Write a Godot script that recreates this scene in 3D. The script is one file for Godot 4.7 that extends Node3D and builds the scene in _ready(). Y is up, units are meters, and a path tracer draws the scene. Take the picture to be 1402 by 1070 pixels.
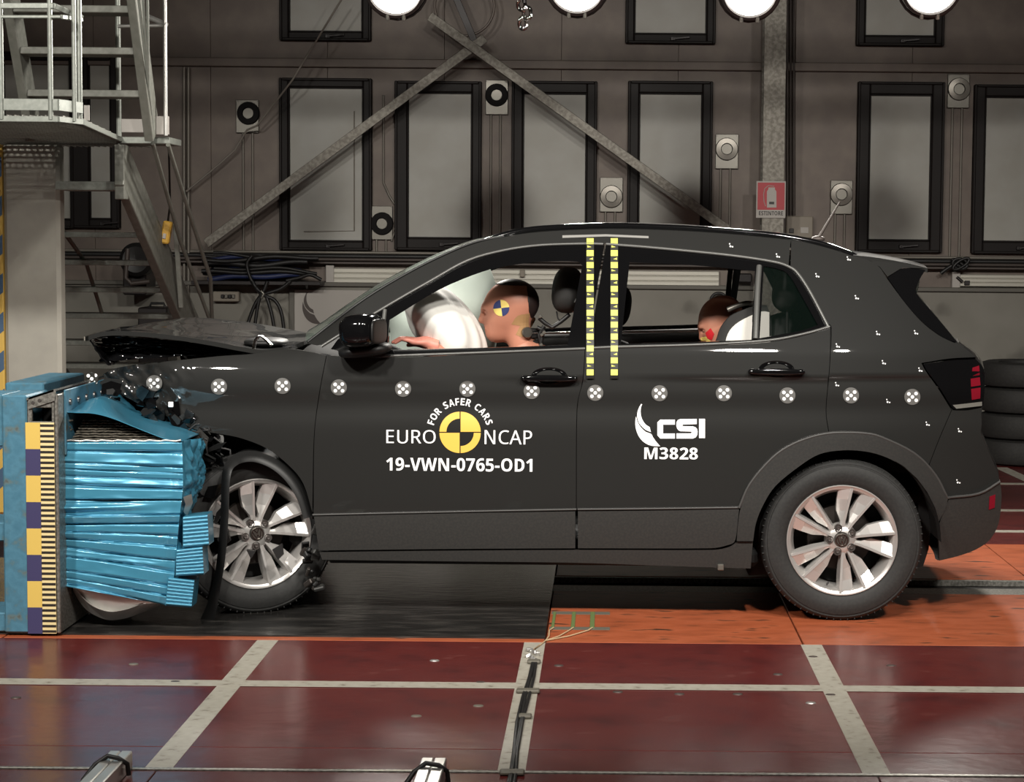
extends Node3D
# Crash-test hall: a dark car run into a blue deformable barrier.
# x runs along the car (nose to -x), y is up, z points towards the viewer. The near tyres' outer faces lie at z = 0.

const FOCAL := 2760.0
const EYE := Vector3(0.374, 1.507, 8.0)
const PITCH := -0.0734
const ROLL := 0.0085
const AXIS_PX := Vector2(830, 535)
const CAR_Z := -0.87      # the car's centre plane
const WALL_Z := -8.0

var cam_basis := Basis()
var M := {}
var rng := RandomNumberGenerator.new()
var used_names := {}
var noise := FastNoiseLite.new()

func _ready() -> void:
	rng.seed = 7
	noise.seed = 3
	noise.frequency = 1.0
	noise.fractal_octaves = 3
	setup_camera()
	setup_environment()
	make_materials()
	setup_lights()
	build_hall()
	build_wall_fittings()
	build_car()
	build_dummies()
	build_barrier()
	build_gantry()
	build_floor_items()

# ---------------------------------------------------------------- camera, light
func setup_camera() -> void:
	cam_basis = Basis(Vector3.RIGHT, PITCH) * Basis(Vector3.BACK, ROLL)
	var c := Camera3D.new()
	c.name = "camera"
	add_child(c)
	c.transform = Transform3D(cam_basis, EYE)
	c.near = 0.1
	c.far = 60.0
	c.projection = Camera3D.PROJECTION_FRUSTUM
	c.size = 2.0 * 0.1 * 535.0 / FOCAL
	c.frustum_offset = Vector2(-0.1 * (AXIS_PX.x - 701.0) / FOCAL, 0)
	c.current = true

func setup_environment() -> void:
	var w := WorldEnvironment.new()
	w.name = "world_environment"
	var e := Environment.new()
	e.background_mode = Environment.BG_COLOR
	e.background_color = Color(0.01, 0.01, 0.01)
	e.ambient_light_source = Environment.AMBIENT_SOURCE_DISABLED
	e.tonemap_mode = Environment.TONE_MAPPER_LINEAR
	e.tonemap_exposure = 0.5
	e.sdfgi_enabled = true
	e.ssao_enabled = true
	e.ssil_enabled = true
	w.environment = e
	add_child(w)

func setup_lights() -> void:
	# floodlights on the gantry behind the camera side, high up and aimed at the car
	for p in [Vector3(-3.6, 4.9, 5.0), Vector3(-1.3, 5.0, 5.4), Vector3(1.4, 5.0, 5.4), Vector3(3.7, 4.9, 5.0)]:
		var which: String = "leftmost" if p.x < -2.0 else "second" if p.x < 0.0 else "third" if p.x < 2.0 else "rightmost"
		floodlight(p, Vector3(p.x * (0.3 if p.x < -2.0 else 0.55), 0.55, -1.6), 0.26, 60.0, which + " of four floodlights on the truss over the viewer's side", 36.0)
	# the four lamps seen along the top edge, behind the car
	var names := ["leftmost of the four round floodlights glaring at the top edge", "second round floodlight from the left, beside the chrome hooks", "third round floodlight, glaring beside the galvanised column", "rightmost round floodlight at the top edge over the right-hand windows"]
	var k := 0
	for px in [[541, -17], [790, -20], [1027, -14], [1275, -18]]:
		floodlight(at(px[0], px[1], -3.0), Vector3(at(px[0], px[1], -3.0).x * 0.9, 0.6, 2.2), 0.145, 14.0, names[k], 0.0)
		k += 1

func floodlight(where: Vector3, target: Vector3, r: float, energy: float, label: String, cone_deg: float) -> void:
	var t := thing("floodlight", label, "floodlight", where, "floodlights")
	var fwd := (target - where).normalized()
	var b := Basis.looking_at(fwd)            # -z looks along the beam
	var tr := Transform3D(b, where)
	var h := MB.new()
	lathe(h, tr, [[0.02, 0.26], [r * 0.55, 0.25], [r * 0.9, 0.16], [r * 1.05, 0.03], [r * 1.12, 0.0], [r * 1.12, -0.03], [r * 1.0, -0.035], [r * 0.97, -0.01]], 40)
	obj("housing", h, M.lamp_body, t)
	var g := MB.new()
	lathe(g, tr, [[0.0, -0.012], [r * 0.5, -0.016], [r * 0.97, -0.01]], 40)
	obj("lens", g, M.lamp_glow, t)
	var y := MB.new()
	var pts := []
	for i in 13:
		var a := PI * i / 12.0
		pts.append(tr * Vector3(cos(a) * r * 1.2, -sin(a) * r * 1.35, 0.06))
	tube(y, pts, 0.008, 8)
	obj("yoke", y, M.lamp_body, t)
	for s in [-1.0, 1.0]:
		var c := MB.new()
		box(c, tr * Transform3D(Basis(), Vector3(s * r * 0.3, -r * 1.08, -0.02)), Vector3(0.02, 0.035, 0.03), 0.004)
		obj("clip", c, M.steel, t)
	# the bracket that holds it to the truss
	var br := MB.new()
	tube(br, [where + b.z * 0.15 + Vector3(0, r, 0), where + b.z * 0.15 + Vector3(0, r + 0.35, 0)], 0.02, 10)
	obj("bracket", br, M.lamp_body, t)
	var l: Light3D
	if cone_deg > 0.0:
		var sp := SpotLight3D.new()             # deep reflector: a cone with a soft edge
		sp.spot_angle = cone_deg
		sp.spot_angle_attenuation = 1.0
		sp.spot_range = 40.0
		sp.spot_attenuation = 2.0
		sp.light_size = r * 0.9
		l = sp
	else:
		var ar := AreaLight3D.new()
		ar.area_size = Vector2(r * 1.7, r * 1.7)
		ar.set("area_range", 40.0)
		ar.set("area_attenuation", 2.0)
		l = ar
	l.name = "floodlight_beam"
	l.light_energy = energy
	l.light_color = Color(1.0, 0.98, 0.945)
	l.shadow_enabled = true
	t.add_child(l)
	l.global_transform = Transform3D(b, where + fwd * (0.05 + (r if cone_deg > 0.0 else 0.0)))

# ---------------------------------------------------------------- pixel helper
# the point of the plane z = depth_z that stands at that spot of the photograph
func at(px: float, py: float, z: float) -> Vector3:
	var d := cam_basis * Vector3((px - AXIS_PX.x) / FOCAL, -(py - AXIS_PX.y) / FOCAL, -1.0)
	return EYE + d * ((z - EYE.z) / d.z)

func at_floor(px: float, py: float, y := 0.0) -> Vector3:
	var d := cam_basis * Vector3((px - AXIS_PX.x) / FOCAL, -(py - AXIS_PX.y) / FOCAL, -1.0)
	return EYE + d * ((y - EYE.y) / d.y)

# ---------------------------------------------------------------- mesh building
class MB:
	var v := PackedVector3Array()
	var n := PackedVector3Array()
	var uv := PackedVector2Array()
	func tri(a: Vector3, b: Vector3, c: Vector3, na: Vector3, nb: Vector3, nc: Vector3) -> void:
		var g := (b - a).cross(c - a)
		if g.length_squared() < 1e-16:
			return
		if g.dot(na + nb + nc) > 0.0:
			v.append_array(PackedVector3Array([a, c, b])); n.append_array(PackedVector3Array([na, nc, nb]))
		else:
			v.append_array(PackedVector3Array([a, b, c])); n.append_array(PackedVector3Array([na, nb, nc]))
	func flat(a: Vector3, b: Vector3, c: Vector3, hint: Vector3) -> void:
		var g := (b - a).cross(c - a)
		if g.length_squared() < 1e-16:
			return
		g = g.normalized()
		if g.dot(hint) < 0.0:
			g = -g
		tri(a, b, c, g, g, g)
	func quad(a: Vector3, b: Vector3, c: Vector3, d: Vector3, hint: Vector3) -> void:
		var g := (c - a).cross(d - b)
		if g.length_squared() < 1e-16:
			return
		g = g.normalized()
		if g.dot(hint) < 0.0:
			g = -g
		tri(a, b, c, g, g, g); tri(a, c, d, g, g, g)
	func add(o: MB) -> void:
		v.append_array(o.v); n.append_array(o.n)

# a grid of points -> smooth surface; flip chooses the side, close joins the last column to the first
func grid(mb: MB, rows: Array, outward: Vector3, close := false, flat_shade := false) -> void:
	var nr := rows.size()
	var nc: int = rows[0].size()
	var nrm := []
	for i in nr:
		var line := PackedVector3Array()
		for j in nc:
			var up: Vector3 = rows[mini(i + 1, nr - 1)][j] - rows[maxi(i - 1, 0)][j]
			var jm := (j - 1 + nc) % nc if close else maxi(j - 1, 0)
			var jp := (j + 1) % nc if close else mini(j + 1, nc - 1)
			var along: Vector3 = rows[i][jp] - rows[i][jm]
			var g := up.cross(along)
			line.append(g.normalized() if g.length_squared() > 1e-18 else Vector3.ZERO)
		nrm.append(line)
	var sgn := 0.0
	for i in nr:
		for j in nc:
			sgn += nrm[i][j].dot(outward)
	var s := 1.0 if sgn >= 0.0 else -1.0
	if outward == Vector3.ZERO:
		s = 1.0
	for i in nr - 1:
		for j in (nc if close else nc - 1):
			var k := (j + 1) % nc
			if flat_shade:
				mb.quad(rows[i][j], rows[i][k], rows[i + 1][k], rows[i + 1][j], s * (nrm[i][j] + nrm[i + 1][k]))
			else:
				mb.tri(rows[i][j], rows[i][k], rows[i + 1][k], s * nrm[i][j], s * nrm[i][k], s * nrm[i + 1][k])
				mb.tri(rows[i][j], rows[i + 1][k], rows[i + 1][j], s * nrm[i][j], s * nrm[i + 1][k], s * nrm[i + 1][j])

# a sheet with thickness from a grid of points
func sheet(mb: MB, rows: Array, outward: Vector3, thick: float, flat_shade := false) -> void:
	grid(mb, rows, outward, false, flat_shade)
	var back := []
	var d := outward.normalized() * thick
	for r in rows:
		var line := []
		for p in r:
			line.append(p - d)
		back.append(line)
	grid(mb, back, -outward, false, flat_shade)
	var nr := rows.size()
	var nc: int = rows[0].size()
	for i in nr - 1:
		mb.quad(rows[i][0], rows[i + 1][0], back[i + 1][0], back[i][0], rows[i][0] - rows[i][1])
		mb.quad(rows[i][nc - 1], rows[i + 1][nc - 1], back[i + 1][nc - 1], back[i][nc - 1], rows[i][nc - 1] - rows[i][nc - 2])
	for j in nc - 1:
		mb.quad(rows[0][j], rows[0][j + 1], back[0][j + 1], back[0][j], rows[0][j] - rows[1][j])
		mb.quad(rows[nr - 1][j], rows[nr - 1][j + 1], back[nr - 1][j + 1], back[nr - 1][j], rows[nr - 1][j] - rows[nr - 2][j])

# chamfered box
func box(mb: MB, tr: Transform3D, size: Vector3, bevel := 0.003) -> void:
	var h := size * 0.5
	var c: float = minf(bevel, minf(h.x, minf(h.y, h.z)) * 0.6)
	var corner := func(sx: float, sy: float, sz_: float, axis: int) -> Vector3:
		var p := Vector3(sx * (h.x - c), sy * (h.y - c), sz_ * (h.z - c))
		p[axis] = [sx * h.x, sy * h.y, sz_ * h.z][axis]
		return tr * p
	for axis in 3:
		var a1 := (axis + 1) % 3
		var a2 := (axis + 2) % 3
		for s in [-1.0, 1.0]:
			var q := []
			for uvs in [[-1.0, -1.0], [1.0, -1.0], [1.0, 1.0], [-1.0, 1.0]]:
				var sg := Vector3.ZERO
				sg[axis] = s; sg[a1] = uvs[0]; sg[a2] = uvs[1]
				q.append(corner.call(sg.x, sg.y, sg.z, axis))
			var hint := Vector3.ZERO
			hint[axis] = s
			mb.quad(q[0], q[1], q[2], q[3], tr.basis * hint)
		for s1 in [-1.0, 1.0]:
			for s2 in [-1.0, 1.0]:
				var e := []
				for w in [[-1.0, a1], [1.0, a1], [1.0, a2], [-1.0, a2]]:
					var sg := Vector3.ZERO
					sg[axis] = w[0]; sg[a1] = s1; sg[a2] = s2
					e.append(corner.call(sg.x, sg.y, sg.z, w[1]))
				var hint := Vector3.ZERO
				hint[a1] = s1; hint[a2] = s2
				mb.quad(e[0], e[1], e[2], e[3], tr.basis * hint)
	for sx in [-1.0, 1.0]:
		for sy in [-1.0, 1.0]:
			for s3 in [-1.0, 1.0]:
				mb.flat(corner.call(sx, sy, s3, 0), corner.call(sx, sy, s3, 1), corner.call(sx, sy, s3, 2), tr.basis * Vector3(sx, sy, s3))

func abox(mb: MB, lo: Vector3, hi: Vector3, bevel := 0.003) -> void:
	var a := lo.min(hi)
	var b := lo.max(hi)
	box(mb, Transform3D(Basis(), (a + b) * 0.5), b - a, bevel)

# a beam of rectangular section from a to b; side is the direction of its width
func bar(mb: MB, a: Vector3, b: Vector3, width: float, depth: float, side := Vector3.BACK, bevel := 0.002) -> void:
	var y := (b - a).normalized()
	var x := side.cross(y)
	if x.length() < 0.01:
		x = Vector3.RIGHT.cross(y)
	x = x.normalized()
	var z := x.cross(y).normalized()
	box(mb, Transform3D(Basis(x, y, z), (a + b) * 0.5), Vector3(width, a.distance_to(b), depth), bevel)

func tube(mb: MB, pts: Array, radius, seg := 8, closed := false) -> void:
	var rows := []
	var n := pts.size()
	var prev := Vector3.ZERO
	for i in n:
		var d: Vector3
		if closed:
			d = pts[(i + 1) % n] - pts[(i - 1 + n) % n]
		else:
			d = pts[mini(i + 1, n - 1)] - pts[maxi(i - 1, 0)]
		d = d.normalized()
		var x := prev
		if i == 0:
			x = Vector3.UP if absf(d.y) < 0.9 else Vector3.RIGHT
		x = (x - d * x.dot(d)).normalized()
		prev = x
		var y := d.cross(x)
		var r: float = radius[i] if radius is Array else radius
		var line := []
		for k in seg:
			var a := TAU * k / seg
			line.append(pts[i] + (x * cos(a) + y * sin(a)) * r)
		rows.append(line)
	if closed:
		rows.append(rows[0])
	var nr := rows.size()
	for i in nr - 1:
		var ci: Vector3 = pts[i % n]
		var cj: Vector3 = pts[(i + 1) % n]
		for k in seg:
			var q := (k + 1) % seg
			var a: Vector3 = rows[i][k]; var b: Vector3 = rows[i][q]; var c: Vector3 = rows[i + 1][q]; var e: Vector3 = rows[i + 1][k]
			mb.tri(a, b, c, (a - ci).normalized(), (b - ci).normalized(), (c - cj).normalized())
			mb.tri(a, c, e, (a - ci).normalized(), (c - cj).normalized(), (e - cj).normalized())
	if not closed:
		for end in [0, nr - 1]:
			var hint: Vector3 = pts[0] - pts[1] if end == 0 else pts[n - 1] - pts[n - 2]
			for k in seg:
				mb.flat(pts[end], rows[end][k], rows[end][(k + 1) % seg], hint)

# profile of [radius, z] pairs turned about the local z axis; corners sharper than ~35 degrees stay sharp
func lathe(mb: MB, tr: Transform3D, prof: Array, seg := 32, squash := Vector2.ONE) -> void:
	var m := prof.size()
	for i in m - 1:
		var d := Vector2(prof[i + 1][0] - prof[i][0], prof[i + 1][1] - prof[i][1])
		if d.length() < 1e-7:
			continue
		var nn := Vector2(-d.y, d.x).normalized()        # (radial, z)
		var n0 := nn
		var n1 := nn
		if i > 0:
			var e := Vector2(prof[i][0] - prof[i - 1][0], prof[i][1] - prof[i - 1][1])
			if e.length() > 1e-7 and absf(e.angle_to(d)) < 0.62:
				n0 = (nn + Vector2(-e.y, e.x).normalized()).normalized()
		if i < m - 2:
			var e := Vector2(prof[i + 2][0] - prof[i + 1][0], prof[i + 2][1] - prof[i + 1][1])
			if e.length() > 1e-7 and absf(d.angle_to(e)) < 0.62:
				n1 = (nn + Vector2(-e.y, e.x).normalized()).normalized()
		for k in seg:
			var a0 := TAU * k / seg
			var a1 := TAU * (k + 1) / seg
			var q := []
			var w := []
			for t in [[i, a0, n0], [i, a1, n0], [i + 1, a1, n1], [i + 1, a0, n1]]:
				q.append(tr * Vector3(cos(t[1]) * prof[t[0]][0] * squash.x, sin(t[1]) * prof[t[0]][0] * squash.y, prof[t[0]][1]))
				w.append((tr.basis * Vector3(cos(t[1]) * t[2].x, sin(t[1]) * t[2].x, t[2].y)).normalized())
			mb.tri(q[0], q[1], q[2], w[0], w[1], w[2])
			mb.tri(q[0], q[2], q[3], w[0], w[2], w[3])

# a flat outline in the local xy plane, extruded from z0 to z1
func extrude(mb: MB, tr: Transform3D, poly: PackedVector2Array, z0: float, z1: float) -> void:
	var idx := Geometry2D.triangulate_polygon(poly)
	for k in range(0, idx.size(), 3):
		for z in [z0, z1]:
			mb.flat(tr * v3(poly[idx[k]], z), tr * v3(poly[idx[k + 1]], z), tr * v3(poly[idx[k + 2]], z), tr.basis * Vector3(0, 0, signf(z - (z0 + z1) * 0.5)))
	var cw := 1.0 if Geometry2D.is_polygon_clockwise(poly) else -1.0
	for k in poly.size():
		var a := poly[k]
		var b := poly[(k + 1) % poly.size()]
		var d := b - a
		mb.quad(tr * v3(a, z0), tr * v3(b, z0), tr * v3(b, z1), tr * v3(a, z1), tr.basis * Vector3(-d.y * cw, d.x * cw, 0))

func v3(p: Vector2, z: float) -> Vector3:
	return Vector3(p.x, p.y, z)

func ellipse_points(c: Vector2, rx: float, ry: float, n: int) -> PackedVector2Array:
	var out := PackedVector2Array()
	for k in n:
		out.append(c + Vector2(cos(TAU * k / n) * rx, sin(TAU * k / n) * ry))
	return out

# Catmull-Rom through the points; corners that turn by more than 50 degrees stay
func smooth_line(pts: Array, closed: bool, per := 5) -> Array:
	var n := pts.size()
	var out := []
	var sharp := []
	for i in n:
		var a: Vector2 = pts[i] - pts[(i - 1 + n) % n]
		var b: Vector2 = pts[(i + 1) % n] - pts[i]
		sharp.append(absf(a.angle_to(b)) > 0.87 or (not closed and (i == 0 or i == n - 1)))
	for i in (n if closed else n - 1):
		var p1: Vector2 = pts[i]
		var p2: Vector2 = pts[(i + 1) % n]
		var p0: Vector2 = pts[(i - 1 + n) % n]
		var p3: Vector2 = pts[(i + 2) % n]
		var t1 := (p2 - p0) * 0.5 if not sharp[i] else (p2 - p1)
		var t2 := (p3 - p1) * 0.5 if not sharp[(i + 1) % n] else (p2 - p1)
		var l := p1.distance_to(p2)
		if t1.length() > l * 1.5: t1 = t1.normalized() * l * 1.5
		if t2.length() > l * 1.5: t2 = t2.normalized() * l * 1.5
		for k in per:
			var t := float(k) / per
			var t2_ := t * t
			var t3 := t2_ * t
			out.append(p1 * (2 * t3 - 3 * t2_ + 1) + t1 * (t3 - 2 * t2_ + t) + p2 * (-2 * t3 + 3 * t2_) + t2 * (t3 - t2_))
	if not closed:
		out.append(pts[n - 1])
	return out

func px(a: Array) -> Array:
	var out := []
	for k in range(0, a.size(), 2):
		out.append(Vector2(a[k], a[k + 1]))
	return out

# surface nets over a distance function
func nets(mb: MB, f: Callable, lo: Vector3, hi: Vector3, cell: float) -> void:
	var nx := int(ceil((hi.x - lo.x) / cell)) + 1
	var ny := int(ceil((hi.y - lo.y) / cell)) + 1
	var nz := int(ceil((hi.z - lo.z) / cell)) + 1
	var d := PackedFloat32Array()
	d.resize(nx * ny * nz)
	# coarse skipping: a sample far from the surface settles its neighbours along x
	for k in nz:
		for j in ny:
			var i := 0
			while i < nx:
				var val: float = f.call(lo + Vector3(i, j, k) * cell)
				var skip := maxi(1, int(absf(val) * 0.6 / cell))
				for q in mini(skip, nx - i):
					d[i + q + nx * (j + ny * k)] = val
				i += skip
	var idx := {}
	var pos := PackedVector3Array()
	for k in nz - 1:
		for j in ny - 1:
			for i in nx - 1:
				var b := i + nx * (j + ny * k)
				var s0 := d[b] < 0.0
				if (d[b + 1] < 0.0) == s0 and (d[b + nx] < 0.0) == s0 and (d[b + nx + 1] < 0.0) == s0 and (d[b + nx * ny] < 0.0) == s0 and (d[b + nx * ny + 1] < 0.0) == s0 and (d[b + nx * ny + nx] < 0.0) == s0 and (d[b + nx * ny + nx + 1] < 0.0) == s0:
					continue
				var sum := Vector3.ZERO
				var cnt := 0
				for e in [[0, 0, 0, 1, 0, 0], [0, 1, 0, 1, 1, 0], [0, 0, 1, 1, 0, 1], [0, 1, 1, 1, 1, 1], [0, 0, 0, 0, 1, 0], [1, 0, 0, 1, 1, 0], [0, 0, 1, 0, 1, 1], [1, 0, 1, 1, 1, 1], [0, 0, 0, 0, 0, 1], [1, 0, 0, 1, 0, 1], [0, 1, 0, 0, 1, 1], [1, 1, 0, 1, 1, 1]]:
					var d0 := d[b + e[0] + nx * (e[1] + ny * e[2])]
					var d1 := d[b + e[3] + nx * (e[4] + ny * e[5])]
					if (d0 < 0.0) != (d1 < 0.0):
						var t := d0 / (d0 - d1)
						sum += Vector3(e[0], e[1], e[2]).lerp(Vector3(e[3], e[4], e[5]), t)
						cnt += 1
				idx[b] = pos.size()
				pos.append(lo + (Vector3(i, j, k) + sum / cnt) * cell)
	var nrm := PackedVector3Array()
	var h := cell * 0.6
	for p in pos:
		nrm.append(Vector3(f.call(p + Vector3(h, 0, 0)) - f.call(p - Vector3(h, 0, 0)), f.call(p + Vector3(0, h, 0)) - f.call(p - Vector3(0, h, 0)), f.call(p + Vector3(0, 0, h)) - f.call(p - Vector3(0, 0, h))).normalized())
	var step := [1, nx, nx * ny]
	for b in idx:
		for ax in 3:
			var s: int = step[ax]
			if (d[b] < 0.0) == (d[b + s] < 0.0):
				continue
			var u: int = step[(ax + 1) % 3]
			var w: int = step[(ax + 2) % 3]
			if not (idx.has(b - u) and idx.has(b - w) and idx.has(b - u - w)):
				continue
			var q := [idx[b], idx[b - u], idx[b - u - w], idx[b - w]]
			mb.tri(pos[q[0]], pos[q[1]], pos[q[2]], nrm[q[0]], nrm[q[1]], nrm[q[2]])
			mb.tri(pos[q[0]], pos[q[2]], pos[q[3]], nrm[q[0]], nrm[q[2]], nrm[q[3]])

static func cone(p: Vector3, a: Vector3, b: Vector3, ra: float, rb: float) -> float:
	var ab := b - a
	var t := clampf((p - a).dot(ab) / ab.length_squared(), 0.0, 1.0)
	return p.distance_to(a + ab * t) - lerpf(ra, rb, t)

static func ell(p: Vector3, c: Vector3, r: Vector3) -> float:
	var q := (p - c) / r
	var k := q.length()
	return (k - 1.0) * k / maxf((q / r).length(), 1e-5)

static func smin(a: float, b: float, k: float) -> float:
	var h := maxf(k - absf(a - b), 0.0) / k
	return minf(a, b) - h * h * k * 0.25

# ---------------------------------------------------------------- naming, committing
func numbered(called: String, parent: Node) -> String:
	var key := str(parent.get_instance_id()) + called
	var k: int = used_names.get(key, 0)
	used_names[key] = k + 1
	return called if k == 0 else "%s_%03d" % [called, k]

func tag(o: Node, label: String, category := "", group := "", kind := "") -> void:
	if label: o.set_meta("label", label)
	if category: o.set_meta("category", category)
	if group: o.set_meta("group", group)
	if kind: o.set_meta("kind", kind)

func thing(called: String, label: String, category: String, base: Vector3, group := "") -> Node3D:
	var o := Node3D.new()
	o.name = numbered(called, self)
	add_child(o)
	o.position = base
	tag(o, label, category, group)
	return o

# commits a mesh given in world coordinates as one named node; a top-level one gets its origin at its base
func obj(called: String, mb: MB, m: Material, parent: Node3D = self) -> MeshInstance3D:
	var origin := Vector3.ZERO
	if parent == self:
		if mb.v.size() > 0:
			var lo := mb.v[0]
			var hi := mb.v[0]
			for p in mb.v:
				lo = lo.min(p); hi = hi.max(p)
			origin = Vector3((lo.x + hi.x) * 0.5, lo.y, (lo.z + hi.z) * 0.5)
	else:
		origin = parent.global_position
	var vv := PackedVector3Array()
	vv.resize(mb.v.size())
	for i in mb.v.size():
		vv[i] = mb.v[i] - origin
	var arr := []
	arr.resize(Mesh.ARRAY_MAX)
	arr[Mesh.ARRAY_VERTEX] = vv
	arr[Mesh.ARRAY_NORMAL] = mb.n
	if mb.uv.size() == vv.size() and vv.size() > 0:
		arr[Mesh.ARRAY_TEX_UV] = mb.uv
	var am := ArrayMesh.new()
	am.add_surface_from_arrays(Mesh.PRIMITIVE_TRIANGLES, arr)
	am.surface_set_material(0, m)
	var o := MeshInstance3D.new()
	o.mesh = am
	o.name = numbered(called, parent)
	parent.add_child(o)
	if parent == self:
		o.position = origin
	return o

func struct(called: String, mb: MB, m: Material, parent: Node3D = self) -> MeshInstance3D:
	var o := obj(called, mb, m, parent)
	if parent == self:
		o.set_meta("kind", "structure")
	return o

# ---------------------------------------------------------------- materials
func plain(c: Color, rough: float, metal := 0.0, opts := {}) -> StandardMaterial3D:
	var m := StandardMaterial3D.new()
	m.albedo_color = c
	m.roughness = rough
	m.metallic = metal
	for k in opts:
		m.set(k, opts[k])
	return m

func ramp_tex(stops: Array, freq: float, seed_: int, octaves := 4, size := 512, type := FastNoiseLite.TYPE_SIMPLEX_SMOOTH) -> NoiseTexture2D:
	var f := FastNoiseLite.new()
	f.seed = seed_
	f.noise_type = type
	f.frequency = freq
	f.fractal_octaves = octaves
	var g := Gradient.new()
	g.offsets = PackedFloat32Array()
	g.colors = PackedColorArray()
	var offs := PackedFloat32Array()
	var cols := PackedColorArray()
	for s in stops:
		offs.append(s[0]); cols.append(s[1])
	g.offsets = offs
	g.colors = cols
	var t := NoiseTexture2D.new()
	t.width = size
	t.height = size
	t.seamless = true
	t.noise = f
	t.color_ramp = g
	return t

func bump_tex(freq: float, seed_: int, strength := 4.0, octaves := 4) -> NoiseTexture2D:
	var t := ramp_tex([[0.0, Color.BLACK], [1.0, Color.WHITE]], freq, seed_, octaves)
	t.color_ramp = null
	t.as_normal_map = true
	t.bump_strength = strength
	return t

# a painted or weathered surface: colours from noise, laid on by world position
func noisy(stops: Array, freq: float, scale: Vector3, rough: float, metal := 0.0, seed_ := 1, bump := 0.0, opts := {}) -> StandardMaterial3D:
	var m := plain(Color.WHITE, rough, metal)
	m.albedo_texture = ramp_tex(stops, freq, seed_)
	m.uv1_triplanar = true
	m.uv1_world_triplanar = true
	m.uv1_scale = scale
	if bump > 0.0:
		m.normal_enabled = true
		m.normal_texture = bump_tex(freq * 2.0, seed_ + 50)
		m.normal_scale = bump
	for k in opts:
		m.set(k, opts[k])
	return m

func c8(r: int, g: int, b: int) -> Color:
	return Color(r / 255.0, g / 255.0, b / 255.0)

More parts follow.
